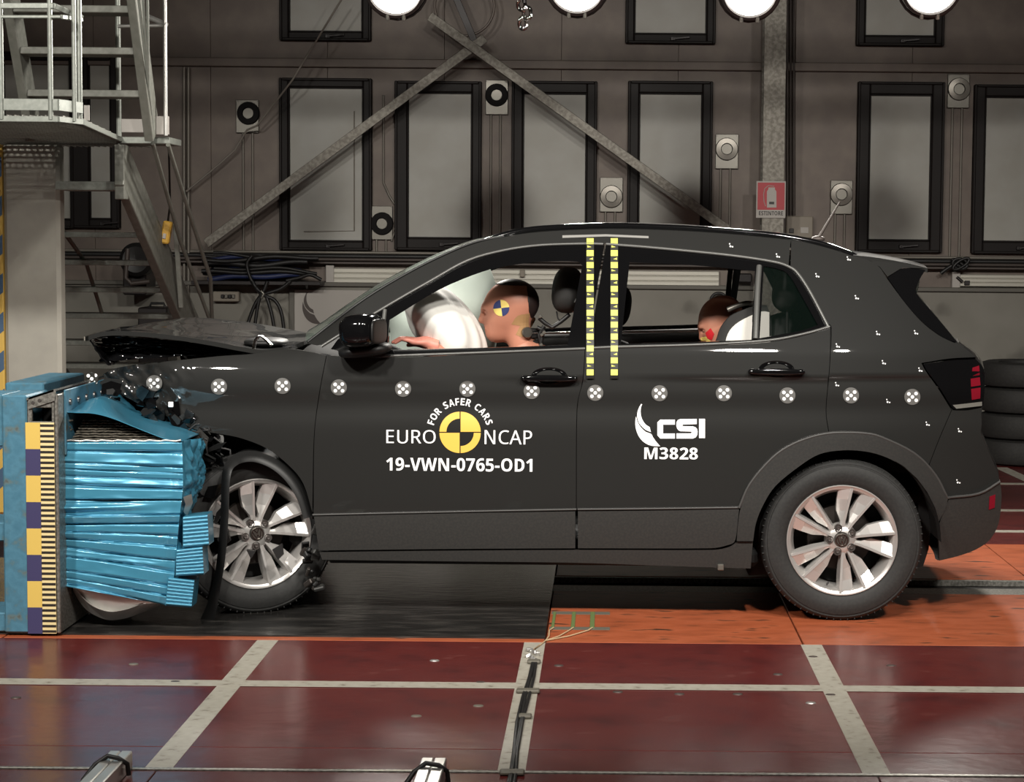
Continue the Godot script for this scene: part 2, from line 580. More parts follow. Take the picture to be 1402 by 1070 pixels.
func make_materials() -> void:
	M.paint = plain(c8(33, 33, 32), 0.6, 0.0, {"metallic_specular": 0.25, "clearcoat_enabled": true, "clearcoat": 1.0, "clearcoat_roughness": 0.03})
	M.gloss_black = plain(c8(12, 12, 13), 0.08)
	M.black_plastic = noisy([[0.3, c8(33, 33, 32)], [0.7, c8(40, 39, 37)]], 0.05, Vector3(3, 3, 3), 0.55, 0.0, 4)
	M.trim_grey = plain(c8(92, 92, 90), 0.35, 0.3)
	M.rubber = noisy([[0.3, c8(26, 26, 26)], [0.7, c8(34, 34, 33)]], 0.03, Vector3(4, 4, 4), 0.7, 0.0, 5)
	M.seal = plain(c8(20, 20, 20), 0.5)
	M.dark_void = plain(c8(14, 14, 14), 0.8)
	M.alloy = plain(c8(190, 187, 184), 0.3, 0.6)
	M.alloy_cut = plain(c8(208, 205, 202), 0.26, 0.6)
	M.bolt = plain(c8(120, 115, 112), 0.35, 0.8)
	M.brake = plain(c8(60, 55, 52), 0.5, 0.6)
	M.white_print = plain(c8(246, 246, 246), 0.5)
	M.grey_sticker = plain(c8(92, 91, 89), 0.6)
	M.yellow_print = plain(c8(226, 184, 80), 0.5)
	M.black_print = plain(c8(24, 20, 18), 0.5)
	M.tape_yellow = plain(c8(214, 212, 96), 0.5)
	M.tape_black = plain(c8(30, 30, 26), 0.5)
	M.red_lens = plain(c8(112, 18, 32), 0.12)
	M.clear_lens = plain(c8(105, 104, 99), 0.15)
	M.glass_green = plain(Color(0.62, 0.74, 0.68, 0.22), 0.02, 0.0, {"transparency": BaseMaterial3D.TRANSPARENCY_ALPHA})
	M.glass_dark = plain(Color(0.06, 0.10, 0.085, 0.38), 0.03, 0.0, {"transparency": BaseMaterial3D.TRANSPARENCY_ALPHA})
	M.interior = plain(c8(38, 37, 36), 0.75)
	M.seat_cloth = noisy([[0.3, c8(46, 46, 46)], [0.7, c8(58, 58, 57)]], 0.2, Vector3(6, 6, 6), 0.9, 0.0, 6)
	M.headliner = plain(c8(150, 143, 134), 0.9)
	M.airbag = plain(c8(236, 234, 228), 0.65)
	M.airbag_green = plain(c8(214, 226, 216), 0.6)
	M.skin = plain(c8(180, 122, 100), 0.5)
	M.skin_hand = plain(c8(205, 132, 116), 0.5)
	M.skin_ochre = plain(c8(158, 122, 82), 0.6)
	M.skull_cap = plain(c8(34, 24, 22), 0.45)
	M.sticker_blue = plain(c8(52, 62, 108), 0.5)
	M.sticker_yellow = plain(c8(240, 214, 120), 0.5)
	M.child_shell = plain(c8(232, 229, 222), 0.45)
	M.red_plain = plain(c8(196, 36, 44), 0.5)

	M.blue_sheet = plain(c8(69, 140, 169), 0.30, 0.3, {"clearcoat_enabled": true, "clearcoat": 0.5, "clearcoat_roughness": 0.1})
	M.blue_paint = noisy([[0.0, c8(62, 108, 130)], [0.48, c8(76, 124, 146)], [0.66, c8(70, 114, 134)], [0.80, c8(92, 112, 116)], [0.88, c8(84, 88, 84)], [1.0, c8(66, 60, 54)]], 0.012, Vector3(1.4, 1.4, 1.4), 0.5, 0.1, 11, 0.15)
	M.honeycomb = plain(c8(128, 122, 112), 0.4, 0.7)
	M.thin_alu = plain(c8(190, 188, 184), 0.38, 0.75)
	M.ruler_yellow = plain(c8(211, 179, 90), 0.55)
	M.ruler_cream = plain(c8(222, 202, 150), 0.55)
	M.ruler_navy = plain(c8(58, 54, 92), 0.55)
	M.ruler_black = plain(c8(38, 32, 26), 0.55)

	M.steel = noisy([[0.2, c8(120, 118, 112)], [0.8, c8(168, 165, 158)]], 0.04, Vector3(3, 3, 3), 0.42, 0.7, 12)
	M.galvanised = noisy([[0.0, c8(95, 90, 83)], [0.45, c8(114, 110, 102)], [0.6, c8(126, 122, 114)], [1.0, c8(136, 133, 125)]], 0.03, Vector3(1.6, 1.6, 1.6), 0.5, 0.45, 13, 0.1)
	M.grey_paint = noisy([[0.2, c8(102, 103, 95)], [0.8, c8(117, 117, 110)]], 0.02, Vector3(2, 2, 2), 0.55, 0.1, 14)
	M.rail_paint = noisy([[0.2, c8(134, 138, 131)], [0.8, c8(150, 153, 146)]], 0.03, Vector3(2, 2, 2), 0.4, 0.3, 15)
	M.column = noisy([[0.0, c8(158, 155, 146)], [0.5, c8(164, 161, 151)], [1.0, c8(168, 165, 155)]], 0.01, Vector3(1.2, 1.2, 1.2), 0.6, 0.0, 16, 0.05)
	M.wall_panel = noisy([[0.2, c8(98, 87, 80)], [0.8, c8(109, 98, 89)]], 0.01, Vector3(0.8, 0.8, 0.8), 0.5, 0.1, 17)
	M.wall_lower = noisy([[0.0, c8(96, 93, 86)], [0.25, c8(123, 120, 112)], [1.0, c8(134, 131, 123)]], 0.006, Vector3(0.5, 0.5, 0.5), 0.75, 0.0, 18)
	M.ledge = plain(c8(96, 93, 86), 0.6)
	M.window_frame = plain(c8(30, 26, 25), 0.5, 0.0, {"metallic_specular": 0.3})
	M.edge_grey = plain(c8(58, 57, 56), 0.5)
	M.window_pane = noisy([[0.2, c8(151, 149, 141)], [0.8, c8(159, 158, 152)]], 0.006, Vector3(0.7, 0.7, 0.7), 0.45, 0.0, 19)
	M.plate = plain(c8(119, 116, 109), 0.35, 0.6)
	M.ring_black = plain(c8(22, 20, 20), 0.65, 0.0, {"metallic_specular": 0.25})
	M.ring_steel = plain(c8(110, 106, 100), 0.3, 0.8)
	M.conduit = plain(c8(120, 115, 107), 0.45, 0.3)
	M.conduit_dark = plain(c8(70, 62, 58), 0.5, 0.2)
	M.cable_black = plain(c8(22, 21, 21), 0.5)
	M.cable_blue = plain(c8(30, 40, 78), 0.5)
	M.cable_grey = plain(c8(128, 122, 114), 0.6)
	M.alu_rail = plain(c8(185, 182, 171), 0.4, 0.3)
	M.sign_red = plain(c8(172, 46, 55), 0.5)
	M.sign_white = plain(c8(169, 164, 158), 0.5)
	M.box_grey = plain(c8(138, 130, 118), 0.6)
	M.yellow_unit = plain(c8(196, 152, 60), 0.5)
	M.stripe_blue = plain(c8(66, 92, 120), 0.6)
	M.stripe_yellow = plain(c8(206, 170, 82), 0.6)
	M.tyre_wall = noisy([[0.3, c8(24, 23, 22)], [0.7, c8(34, 33, 31)]], 0.03, Vector3(3, 3, 3), 0.75, 0.0, 20)
	M.lamp_body = plain(c8(40, 36, 36), 0.4, 0.3)
	M.lamp_glow = plain(c8(255, 250, 240), 0.3, 0.0, {"emission_enabled": true, "emission": Color(1.0, 0.97, 0.93), "emission_energy_multiplier": 9.0})
	M.chrome = plain(c8(200, 198, 196), 0.12, 1.0)
	M.ceiling = plain(c8(90, 86, 82), 0.8)

	M.red_floor = noisy([[0.0, c8(72, 31, 31)], [0.35, c8(88, 36, 35)], [0.6, c8(93, 38, 36)], [0.8, c8(90, 37, 35)], [0.92, c8(102, 50, 47)], [1.0, c8(82, 35, 34)]], 0.01, Vector3(0.8, 0.8, 0.8), 0.28, 0.0, 21, 0.08, {"metallic_specular": 0.42, "roughness": 0.24})
	M.orange_floor = noisy([[0.0, c8(104, 58, 37)], [0.2, c8(147, 76, 47)], [0.5, c8(160, 83, 52)], [0.74, c8(167, 89, 58)], [0.84, c8(140, 76, 48)], [0.93, c8(75, 48, 36)], [1.0, c8(53, 39, 31)]], 0.014, Vector3(0.5, 1.0, 1.2), 0.38, 0.0, 22, 0.08)
	M.black_floor = noisy([[0.0, c8(29, 28, 27)], [0.5, c8(39, 38, 37)], [0.7, c8(51, 49, 47)], [1.0, c8(71, 68, 65)]], 0.012, Vector3(0.5, 1.0, 1.8), 0.2, 0.0, 23, 0.1)
	M.floor_base = plain(c8(30, 27, 26), 0.8)
	M.floor_tape = noisy([[0.0, c8(103, 96, 84)], [0.3, c8(153, 148, 136)], [1.0, c8(165, 161, 150)]], 0.02, Vector3(2, 2, 2), 0.55, 0.0, 24)
	M.green_strip = plain(c8(96, 112, 66), 0.6)
	M.wire_cream = plain(c8(186, 160, 126), 0.6)
	M.plug = plain(c8(74, 64, 60), 0.5, 0.2)
	M.tape_grey = plain(c8(98, 94, 84), 0.5)

# ---------------------------------------------------------------- the hall
func build_hall() -> void:
	# floor slab with the painted plates laid on it
	var f := MB.new()
	abox(f, Vector3(-9, -0.30, -8.3), Vector3(9, -0.03, 12.0), 0.0)
	var floor_ := struct("floor", f, M.floor_base)
	var z_edge := 0.47          # near edge of the orange track
	var z_far := -2.14
	var xs := [-8.9, -6.95, -5.95, -4.94, -3.93, -2.92, -1.91, at_floor(360, 884).x, at_floor(731, 886).x, at_floor(1114, 889).x, 2.17, 3.18, 4.2, 5.2, 6.2, 8.9]
	var rows := [[z_edge, 2.09], [2.09, 2.34], [2.36, 5.0], [5.0, 8.0], [8.0, 11.9]]
	for k in 4:
		rows.append([z_far - 1.5 * (k + 1), z_far - 1.5 * k])
	for r in rows:
		for i in xs.size() - 1:
			if (r[0] > 2.3 and (i % 2 == 0)):
				continue
			var x1: float = xs[i + 1]
			if r[0] > 2.3:
				x1 = xs[mini(i + 2, xs.size() - 1)]
			var p := MB.new()
			abox(p, Vector3(xs[i] + 0.0015, -0.03, r[0] + 0.002), Vector3(x1 - 0.0015, 0.0, maxf(r[1], r[0]) - 0.002), 0.002)
			obj("red_panel", p, M.red_floor, floor_)
	# orange track plates in two rows beside the tow slot
	var slot0 := -0.66
	var slot1 := -1.06
	var ox := [-8.9, -4.2, -1.9, at_floor(746, 880).x, at_floor(1101, 884).x, 2.3, 3.5, 6.0, 8.9]
	for i in ox.size() - 1:
		for r in [[slot0, z_edge], [z_far, slot1]]:
			var p := MB.new()
			abox(p, Vector3(ox[i] + 0.003, -0.03, r[0] + 0.002), Vector3(ox[i + 1] - 0.003, 0.0, r[1] - 0.002), 0.002)
			obj("orange_plate", p, M.orange_floor, floor_)
	var rail := MB.new()
	abox(rail, Vector3(-8.9, -0.03, -0.82), Vector3(8.9, -0.002, -0.665), 0.003)
	abox(rail, Vector3(-8.9, -0.03, -1.055), Vector3(8.9, -0.002, -1.03), 0.003)
	obj("tow_rail", rail, M.steel, floor_)
	# black sheet on the track under the nose of the car
	var bp := MB.new()
	extrude(bp, Transform3D(Basis(Vector3.RIGHT, Vector3.FORWARD, Vector3.UP), Vector3.ZERO), PackedVector2Array([Vector2(-5.5, -0.41), Vector2(at_floor(746, 876).x, -0.41), Vector2(at_floor(762, 772).x, 1.7), Vector2(-5.5, 1.7)]), 0.0, 0.006)
	var bs := obj("floor_sheet", bp, M.black_floor)
	tag(bs, "black scuffed sheet lying on the orange track under the car's nose", "floor sheet")
	# light grey tape lines
	var z2 := 2.345
	var lines := [[360, 884, "left", "grey floor tape running towards the viewer from the barrier end"], [731, 886, "mid", "grey floor tape carrying the black cables towards the viewer"], [1114, 889, "right", "grey floor tape running towards the viewer below the rear wheel"]]
	for l in lines:
		var a := at_floor(l[0], l[1])
		var m := MB.new()
		abox(m, Vector3(a.x - 0.04, 0.0, z_edge + 0.01), Vector3(a.x + 0.04, 0.0012, z2), 0.0003)
		tag(obj("floor_tape", m, M.floor_tape), l[3], "tape", "tape lines on the red floor")
	var cr := MB.new()
	abox(cr, Vector3(-8, 0.0012, 1.185), Vector3(8, 0.0022, 1.275), 0.0003)
	tag(obj("floor_tape", cr, M.floor_tape), "grey floor tape running across the whole picture parallel to the car", "tape", "tape lines on the red floor")
	var far_labels := ["thin grey tape line on the floor nearest behind the orange track", "thin grey tape line on the floor halfway back, right of the bumper", "thin grey tape line on the floor farthest back, beside the tyre stacks"]
	var fz := [-2.6, -3.45, -4.75]
	for k in 3:
		var m := MB.new()
		abox(m, Vector3(-8, 0.0, fz[k] - 0.04), Vector3(8, 0.0015, fz[k] + 0.04), 0.0003)
		tag(obj("floor_tape", m, M.floor_tape), far_labels[k], "tape", "tape lines on the red floor")
	var dg := MB.new()
	var d0 := at_floor(1370, 640)
	var d1 := at_floor(1440, 672)
	bar(dg, d0 + Vector3(0, 0.002, 0), d1 + Vector3(0, 0.002, 0), 0.09, 0.001, Vector3.UP, 0.0002)
	tag(obj("floor_tape", dg, M.floor_tape), "short slanting grey tape on the far floor behind the rear bumper", "tape", "tape lines on the red floor")
	# steel edge strip at the very front
	var es := MB.new()
	abox(es, Vector3(-8, -0.03, 2.342), Vector3(8, 0.004, 2.358), 0.001)
	obj("edge_strip", es, M.steel, floor_)

	# walls, ceiling
	var w := MB.new()
	abox(w, Vector3(-9.3, -0.03, WALL_Z - 0.30), Vector3(9.3, 7.0, WALL_Z - 0.06), 0.0)
	var wall := struct("wall_back", w, M.wall_panel)
	# sandwich panels, each with its own edges, above a plastered lower wall
	var y_low := at(700, 394, WALL_Z).y
	var y_mid := at(700, 92, WALL_Z).y
	var x := -9.2
	var k := 0
	while x < 9.1:
		for r in [[y_low + 0.02, y_mid - 0.004], [y_mid + 0.004, 6.98]]:
			var p := MB.new()
			abox(p, Vector3(x + 0.001, r[0], WALL_Z - 0.07), Vector3(x + 0.92 - 0.001, r[1], WALL_Z), 0.0015)
			obj("wall_panel", p, M.wall_panel, wall)
		x += 0.92
		k += 1
	var lw := MB.new()
	abox(lw, Vector3(-9.2, -0.03, WALL_Z - 0.07), Vector3(9.2, y_low, WALL_Z + 0.04), 0.006)
	obj("lower_wall", lw, M.wall_lower, wall)
	var cap := MB.new()
	abox(cap, Vector3(-9.2, y_low, WALL_Z - 0.02), Vector3(9.2, y_low + 0.035, WALL_Z + 0.07), 0.006)
	obj("wall_ledge", cap, M.ledge, wall)
	var rl := MB.new()
	abox(rl, Vector3(-9.2, y_mid - 0.015, WALL_Z), Vector3(9.2, y_mid + 0.055, WALL_Z + 0.035), 0.006)
	obj("wall_rail", rl, M.wall_panel, wall)
	var sides := {"wall_left": [Vector3(-9.3, -0.03, -8.3), Vector3(-9.0, 7.0, 12.3)], "wall_right": [Vector3(9.0, -0.03, -8.3), Vector3(9.3, 7.0, 12.3)], "wall_front": [Vector3(-9.3, -0.03, 12.0), Vector3(9.3, 7.0, 12.3)], "ceiling": [Vector3(-9.3, 7.0, -8.3), Vector3(9.3, 7.3, 12.3)]}
	for s in sides:
		var m := MB.new()
		abox(m, sides[s][0], sides[s][1], 0.0)
		struct(s, m, M.ceiling if s == "ceiling" else M.wall_panel)
	# lighting trusses
	for tz in [[5.75, 5.45, 8.0], [-3.45, 3.35, 8.0]]:
		var t := thing("lighting_truss", "steel lighting truss over the viewer's side" if tz[0] > 0 else "steel lighting truss carrying the four glaring floodlights", "truss", Vector3(0, tz[1], tz[0]))
		for o in [[0.0, 0.0], [0.0, 0.3], [-0.26, 0.15]]:
			var m := MB.new()
			tube(m, [Vector3(-tz[2], tz[1] + o[1], tz[0] + o[0]), Vector3(tz[2], tz[1] + o[1], tz[0] + o[0])], 0.025, 10)
			obj("chord", m, M.lamp_body, t)
		for i in 20:
			var m := MB.new()
			var xx := -7.6 + i * 0.8
			tube(m, [Vector3(xx, tz[1], tz[0]), Vector3(xx + 0.4, tz[1] + 0.3, tz[0]), Vector3(xx + 0.8, tz[1], tz[0])], 0.012, 6)
			obj("lacing", m, M.lamp_body, t)
		for hx in [-5.0, 5.0]:
			var m := MB.new()
			tube(m, [Vector3(hx, tz[1] + 0.3, tz[0]), Vector3(hx, 7.0, tz[0])], 0.015, 6)
			obj("hanger", m, M.lamp_body, t)

	# windows: pane and frame rectangles
	var wins := [[396, 120, 498, 330, 384, 108, 510, 342], [558, 127, 647, 326, 541, 112, 660, 342], [715, 128, 804, 328, 700, 112, 818, 343], [873, 128, 962, 328, 858, 112, 976, 343], [1187, 130, 1276, 329, 1170, 113, 1293, 345], [1344, 133, 1440, 331, 1328, 117, 1456, 347],
		[124, 84, 152, 300, 100, 72, 164, 312], [8, 84, 98, 300, -4, 72, 100, 312], [-120, 84, -20, 300, -132, 72, -8, 312],
		[396, -165, 497, 44, 384, -177, 509, 56], [868, -165, 970, 47, 856, -177, 982, 60], [1183, -160, 1284, 50, 1171, -172, 1296, 63], [640, -165, 740, 45, 628, -177, 752, 57]]
	for i in wins.size() - 1:
		var q: Array = wins[i]
		window(i + 1, q)

func window(n: int, q: Array) -> void:
	var a := at(q[4], q[7], WALL_Z)
	var b := at(q[6], q[5], WALL_Z)
	var pa := at(q[0], q[3], WALL_Z)
	var pb := at(q[2], q[1], WALL_Z)
	var o := Node3D.new()
	o.name = "window_%d" % n
	add_child(o)
	o.position = Vector3((a.x + b.x) * 0.5, a.y, WALL_Z)
	o.set_meta("kind", "structure")
	var zz := WALL_Z
	for e in [[a, Vector3(pa.x, b.y, 0)], [Vector3(pb.x, a.y, 0), b], [Vector3(pa.x, a.y, 0), Vector3(pb.x, pa.y, 0)], [Vector3(pa.x, pb.y, 0), Vector3(pb.x, b.y, 0)]]:
		var m := MB.new()
		abox(m, Vector3(e[0].x, e[0].y, zz - 0.02), Vector3(e[1].x, e[1].y, zz + 0.045), 0.008)
		obj("frame", m, M.window_frame, o)
	# raised lip round the outside
	var ow := 0.022
	for e in [[a.x, a.y, a.x + ow, b.y], [b.x - ow, a.y, b.x, b.y], [a.x + ow, a.y, b.x - ow, a.y + ow], [a.x + ow, b.y - ow, b.x - ow, b.y]]:
		var m := MB.new()
		abox(m, Vector3(e[0], e[1], zz), Vector3(e[2], e[3], zz + 0.06), 0.006)
		obj("frame_lip", m, M.window_frame, o)
	# inner bead
	var bw := 0.012
	for e in [[pa.x, pa.y, pa.x + bw, pb.y], [pb.x - bw, pa.y, pb.x, pb.y], [pa.x, pa.y, pb.x, pa.y + bw], [pa.x, pb.y - bw, pb.x, pb.y]]:
		var m := MB.new()
		abox(m, Vector3(e[0], e[1], zz - 0.02), Vector3(e[2], e[3], zz + 0.024), 0.004)
		obj("bead", m, M.window_frame, o)
	var p := MB.new()
	abox(p, Vector3(pa.x, pa.y, zz - 0.02), Vector3(pb.x, pb.y, zz + 0.012), 0.001)
	obj("pane", p, M.window_pane, o)
	var h := MB.new()
	var hc := Vector3((pa.x + pb.x) * 0.5 + 0.02, (a.y + pa.y) * 0.5, zz + 0.055)
	abox(h, hc + Vector3(-0.02, -0.015, -0.012), hc + Vector3(0.02, 0.015, 0.012), 0.004)
	bar(h, hc + Vector3(0, 0, 0.012), hc + Vector3(0.13, 0.012, 0.018), 0.014, 0.012)
	obj("handle", h, M.lamp_body, o)
	if n == 1:
		var c := MB.new()
		var z2 := zz + 0.013
		tube(c, [at(485, 152, z2), at(485, 316, z2), at(416, 317, z2)], 0.006, 6)
		obj("seam_bead", c, M.conduit, o)

# ---------------------------------------------------------------- fittings on and before the back wall
func build_wall_fittings() -> void:
	var W := WALL_Z
	# round-ringed outlet plates with their conduits
	var plates := [
		[324, 137, 355, 182, 340, 155, 0, "ringed wall plate farthest left, beside the thin slanting cable"],
		[508, 282, 538, 328, 523, 306, 0, "ringed wall plate low between the first two lower windows"],
		[665, 110, 696, 157, 680, 130, 0, "ringed wall plate high behind the crossing braces"],
		[821, 243, 853, 290, 837, 269, 1, "ringed wall plate above the car roof, beside the long brace"],
		[979, 184, 1011, 231, 995, 204, 1, "ringed wall plate just left of the galvanised column"],
		[1136, 247, 1167, 293, 1152, 266, 1, "ringed wall plate behind the car's roof antenna"],
		[1296, 102, 1327, 148, 1313, 122, 1, "ringed wall plate farthest right, between the right-hand windows"]]
	for p in plates:
		var a := at(p[0], p[3], W)
		var b := at(p[2], p[1], W)
		var t := thing("wall_plate", p[7], "wall plate", Vector3((a.x + b.x) * 0.5, a.y, W), "ringed plates on the back wall")
		var m := MB.new()
		abox(m, Vector3(a.x, a.y, W), Vector3(b.x, b.y, W + 0.03), 0.004)
		obj("plate", m, M.plate, t)
		var c := at(p[4], p[5], W + 0.03)
		var r := MB.new()
		var tr := Transform3D(Basis(), c)
		lathe(r, tr, [[0.043, 0.0], [0.044, 0.020], [0.047, 0.024], [0.084, 0.022], [0.088, 0.017], [0.09, 0.0]], 36)
		obj("ring", r, M.ring_black if p[6] == 0 else M.ring_steel, t)
		var d := MB.new()
		lathe(d, tr, [[0.0, 0.010], [0.040, 0.010], [0.0415, 0.0]], 28)
		obj("centre_disc", d, M.plate, t)
		for s in [-0.045, 0.03]:
			var u := MB.new()
			tube(u, [Vector3(c.x + s, a.y, W + 0.014), Vector3(c.x + s, at(700, 352, W).y, W + 0.014)], 0.009, 8)
			obj("conduit", u, M.conduit, t)
		for sx in [a.x + 0.012, b.x - 0.012]:
			for sy in [a.y + 0.012, b.y - 0.012]:
				var s := MB.new()
				lathe(s, Transform3D(Basis(), Vector3(sx, sy, W + 0.03)), [[0.0, 0.003], [0.004, 0.003], [0.005, 0.0]], 10)
				obj("screw", s, M.bolt, t)
	# cross braces
	var zb := W + 0.30
	var braces := [[[282, 333], [664, 52], "galvanised diagonal brace rising from the left towards the top centre", 0.0], [[588, 22], [996, 314], "galvanised diagonal brace falling from the top centre to the car roof", 0.03]]
	for q in braces:
		var t := thing("diagonal_brace", q[2], "brace", at(q[0][0], q[0][1], zb + q[3]), "diagonal braces before the wall")
		var m := MB.new()
		var a := at(q[0][0], q[0][1], zb + q[3])
		var b := at(q[1][0], q[1][1], zb + q[3])
		bar(m, a, b, 0.07, 0.008, Vector3.BACK)
		obj("web", m, M.galvanised, t)
		var e := MB.new()
		var side := (b - a).normalized().cross(Vector3.BACK) * -0.033
		bar(e, a + side + Vector3(0, 0, -0.03), b + side + Vector3(0, 0, -0.03), 0.006, 0.06, Vector3.BACK)
		obj("flange", e, M.galvanised, t)
	var gp := thing("gusset_ring", "faint round gusset plate behind the top crossing of the braces", "gusset", at(647, 52, zb - 0.05))
	var gm := MB.new()
	lathe(gm, Transform3D(Basis(), at(636, 8, zb - 0.07)), [[0.22, 0.0], [0.225, 0.012], [0.235, 0.012], [0.24, 0.0]], 40)
	obj("rim", gm, M.wall_panel, gp)
	var gb := MB.new()
	bar(gb, at(600, -60, zb - 0.05), at(652, 62, zb - 0.05), 0.05, 0.02)
	obj("hanger", gb, M.lamp_body, gp)
	# galvanised column with sign and boxes
	var zc := W + 0.42
	var ct := thing("steel_column", "bright galvanised steel column standing before the wall on the right", "column", Vector3(at(1057, 300, zc).x, 0, zc - 0.1))
	var ca := at(1043, 300, zc)
	var cb := at(1073, 300, zc)
	var m1 := MB.new()
	abox(m1, Vector3(ca.x, 0, zc - 0.012), Vector3(cb.x, 6.9, zc), 0.002)
	obj("front_flange", m1, M.galvanised, ct)
	var m2 := MB.new()
	abox(m2, Vector3((ca.x + cb.x) * 0.5 - 0.005, 0, zc - 0.2), Vector3((ca.x + cb.x) * 0.5 + 0.005, 6.9, zc - 0.012), 0.001)
	obj("web", m2, M.galvanised, ct)
	var m3 := MB.new()
	abox(m3, Vector3(ca.x, 0, zc - 0.212), Vector3(cb.x, 6.9, zc - 0.2), 0.002)
	obj("rear_flange", m3, M.galvanised, ct)
	var zs := zc + 0.006
	var st := thing("extinguisher_sign", "red and white fire extinguisher sign fixed to the galvanised column", "sign", at(1055, 298, zs))
	var s0 := MB.new()
	abox(s0, at(1035, 298, zs), at(1076, 248, zs) + Vector3(0, 0, 0.004), 0.001)
	obj("board", s0, M.sign_white, st)
	var s1 := MB.new()
	abox(s1, at(1037, 287, zs + 0.004), at(1074.5, 250, zs + 0.0055), 0.0003)
	obj("red_field", s1, M.sign_red, st)
	var z3 := zs + 0.0056
	var bottle := MB.new()
	var bp := PackedVector2Array()
	for q in px([1050, 284, 1050, 262, 1052, 259, 1052, 256.5, 1061, 256.5, 1061, 259, 1063, 262, 1063, 284]):
		var w := at(q.x, q.y, z3)
		bp.append(Vector2(w.x, w.y))
	extrude(bottle, Transform3D(Basis(), Vector3.ZERO), bp, z3, z3 + 0.001)
	obj("bottle_mark", bottle, M.sign_white, st)
	var hose := MB.new()
	tube(hose, [at(1060, 255, z3), at(1052, 254, z3), at(1047, 258, z3), at(1045.5, 266, z3), at(1046, 276, z3), at(1048, 282, z3)], 0.003, 6)
	obj("hose_mark", hose, M.sign_white, st)
	var band := MB.new()
	abox(band, at(1053, 279.5, z3 + 0.001), at(1060, 276, z3 + 0.002), 0.0002)
	obj("label_mark", band, M.black_print, st)
	text_obj("lettering", "ESTINTORE", at(1039, 294.5, z3), at(1072, 289, z3), true, M.black_print, st, 0.001)
	# breaker box and conduit behind the column
	var bt := thing("breaker_box", "small grey electrical box with a dark switch beside the sign", "electrical box", at(1093, 326, W))
	var b0 := MB.new()
	abox(b0, at(1075, 326, W), at(1112, 296, W) + Vector3(0, 0, 0.09), 0.008)
	obj("body", b0, M.box_grey, bt)
	var b1 := MB.new()
	abox(b1, at(1080.5, 319, W + 0.09), at(1087, 312.5, W + 0.10), 0.003)
	obj("switch", b1, M.black_print, bt)
	var b2 := MB.new()
	abox(b2, at(1096, 319, W + 0.09), at(1107, 311, W + 0.094), 0.001)
	obj("label_plate", b2, M.sign_white, bt)
	for i in 3:
		var m := MB.new()
		tube(m, [at(1078 + i * 4.5, 296, W + 0.03), at(1078 + i * 4.5, -150, W + 0.03)], 0.011, 8)
		tag(obj("conduit_pipe", m, M.conduit_dark), ["dark conduit pipe hugging the galvanised column, nearest to it", "dark conduit pipe right of the galvanised column, middle one", "dark conduit pipe right of the galvanised column, outermost"][i], "conduit", "conduits beside the column")
	# vertical pipes on the left
	for i in 2:
		var m := MB.new()
		tube(m, [at(252 + i * 6, 560, W + 0.05), at(252 + i * 6, 92, W + 0.05)], 0.012, 8)
		tag(obj("conduit_pipe", m, M.conduit), ["left one of two thin pipes standing right of the stairs", "right one of two thin pipes standing right of the stairs"][i], "conduit", "thin pipes by the stairs")
	# long pipe and cable tray, aluminium trunking
	var tray := thing("cable_tray", "dark cable tray running along the wall below the windows", "cable tray", at(700, 362, W))
	var t0 := MB.new()
	abox(t0, Vector3(-9, at(700, 363, W).y, W), Vector3(9, at(700, 360, W).y, W + 0.1), 0.003)
	obj("tray_floor", t0, M.conduit_dark, tray)
	for q in [[352.5, 0.05, M.cable_black, 0.018], [357, 0.075, M.conduit_dark, 0.014], [347.5, 0.03, M.conduit, 0.012]]:
		var m := MB.new()
		tube(m, [Vector3(-9, at(700, q[0], W).y, W + q[1]), Vector3(9, at(700, q[0], W).y, W + q[1])], q[3], 8)
		obj("cable_run", m, q[2], tray)
	var trunk := [[447, 985, 371, 388, "long pale aluminium trunking seen through the car's windows"], [1304, 1500, 377, 392, "pale aluminium trunking at the right edge above the stained wall"]]
	for q in trunk:
		var a := at(q[0], q[3], W + 0.05)
		var b := at(q[1], q[2], W + 0.05)
		var t := thing("aluminium_trunking", q[4], "trunking", Vector3((a.x + b.x) * 0.5, a.y, W + 0.03))
		var hgt := b.y - a.y
		for i in 3:
			var m := MB.new()
			abox(m, Vector3(a.x, a.y + hgt * (0.02 + i / 3.0), W), Vector3(b.x, a.y + hgt * (0.31 + i / 3.0), W + 0.05), 0.005)
			obj("rib", m, M.alu_rail, t)
		var back := MB.new()
		abox(back, Vector3(a.x, a.y, W), Vector3(b.x, b.y, W + 0.04), 0.003)
		obj("back_channel", back, M.alu_rail, t)
		var cap := MB.new()
		abox(cap, Vector3(a.x - 0.005, a.y - 0.01, W), Vector3(a.x + 0.06, b.y + 0.02, W + 0.06), 0.004)
		obj("end_cap", cap, M.sign_white, t)
		if q[0] > 1000:
			var sw := MB.new()
			tube(sw, [at(1310, 379, W + 0.065), at(1318, 386, W + 0.07)], 0.012, 8)
			abox(sw, at(1320, 390, W + 0.05), at(1328, 384, W + 0.07), 0.003)
			obj("latch", sw, M.lamp_body, t)
	# tangle at the right-hand trunking
	var kn := MB.new()
	for i in 5:
		var pts := []
		for j in 17:
			var a := TAU * j / 16.0
			pts.append(at(1310 + cos(a) * (7 + i) + i * 1.5, 361 + sin(a + i) * (5 + i * 0.7), W + 0.12 + 0.01 * i))
		tube(kn, pts, 0.012, 6)
	tube(kn, [at(1304, 363, W + 0.13), at(1296, 368, W + 0.13), at(1288, 374, W + 0.13)], 0.016, 6)
	tag(obj("cable_tangle", kn, M.cable_black), "dark knot of cable hanging above the right-hand trunking", "cable")
	# cable ring seen through the rear window
	var lp := []
	for j in 24:
		lp.append(at(984 + cos(TAU * j / 24) * 10.5, 411 + sin(TAU * j / 24) * 10, W + 0.12))
	var rg := MB.new()
	tube(rg, lp, 0.012, 6, true)
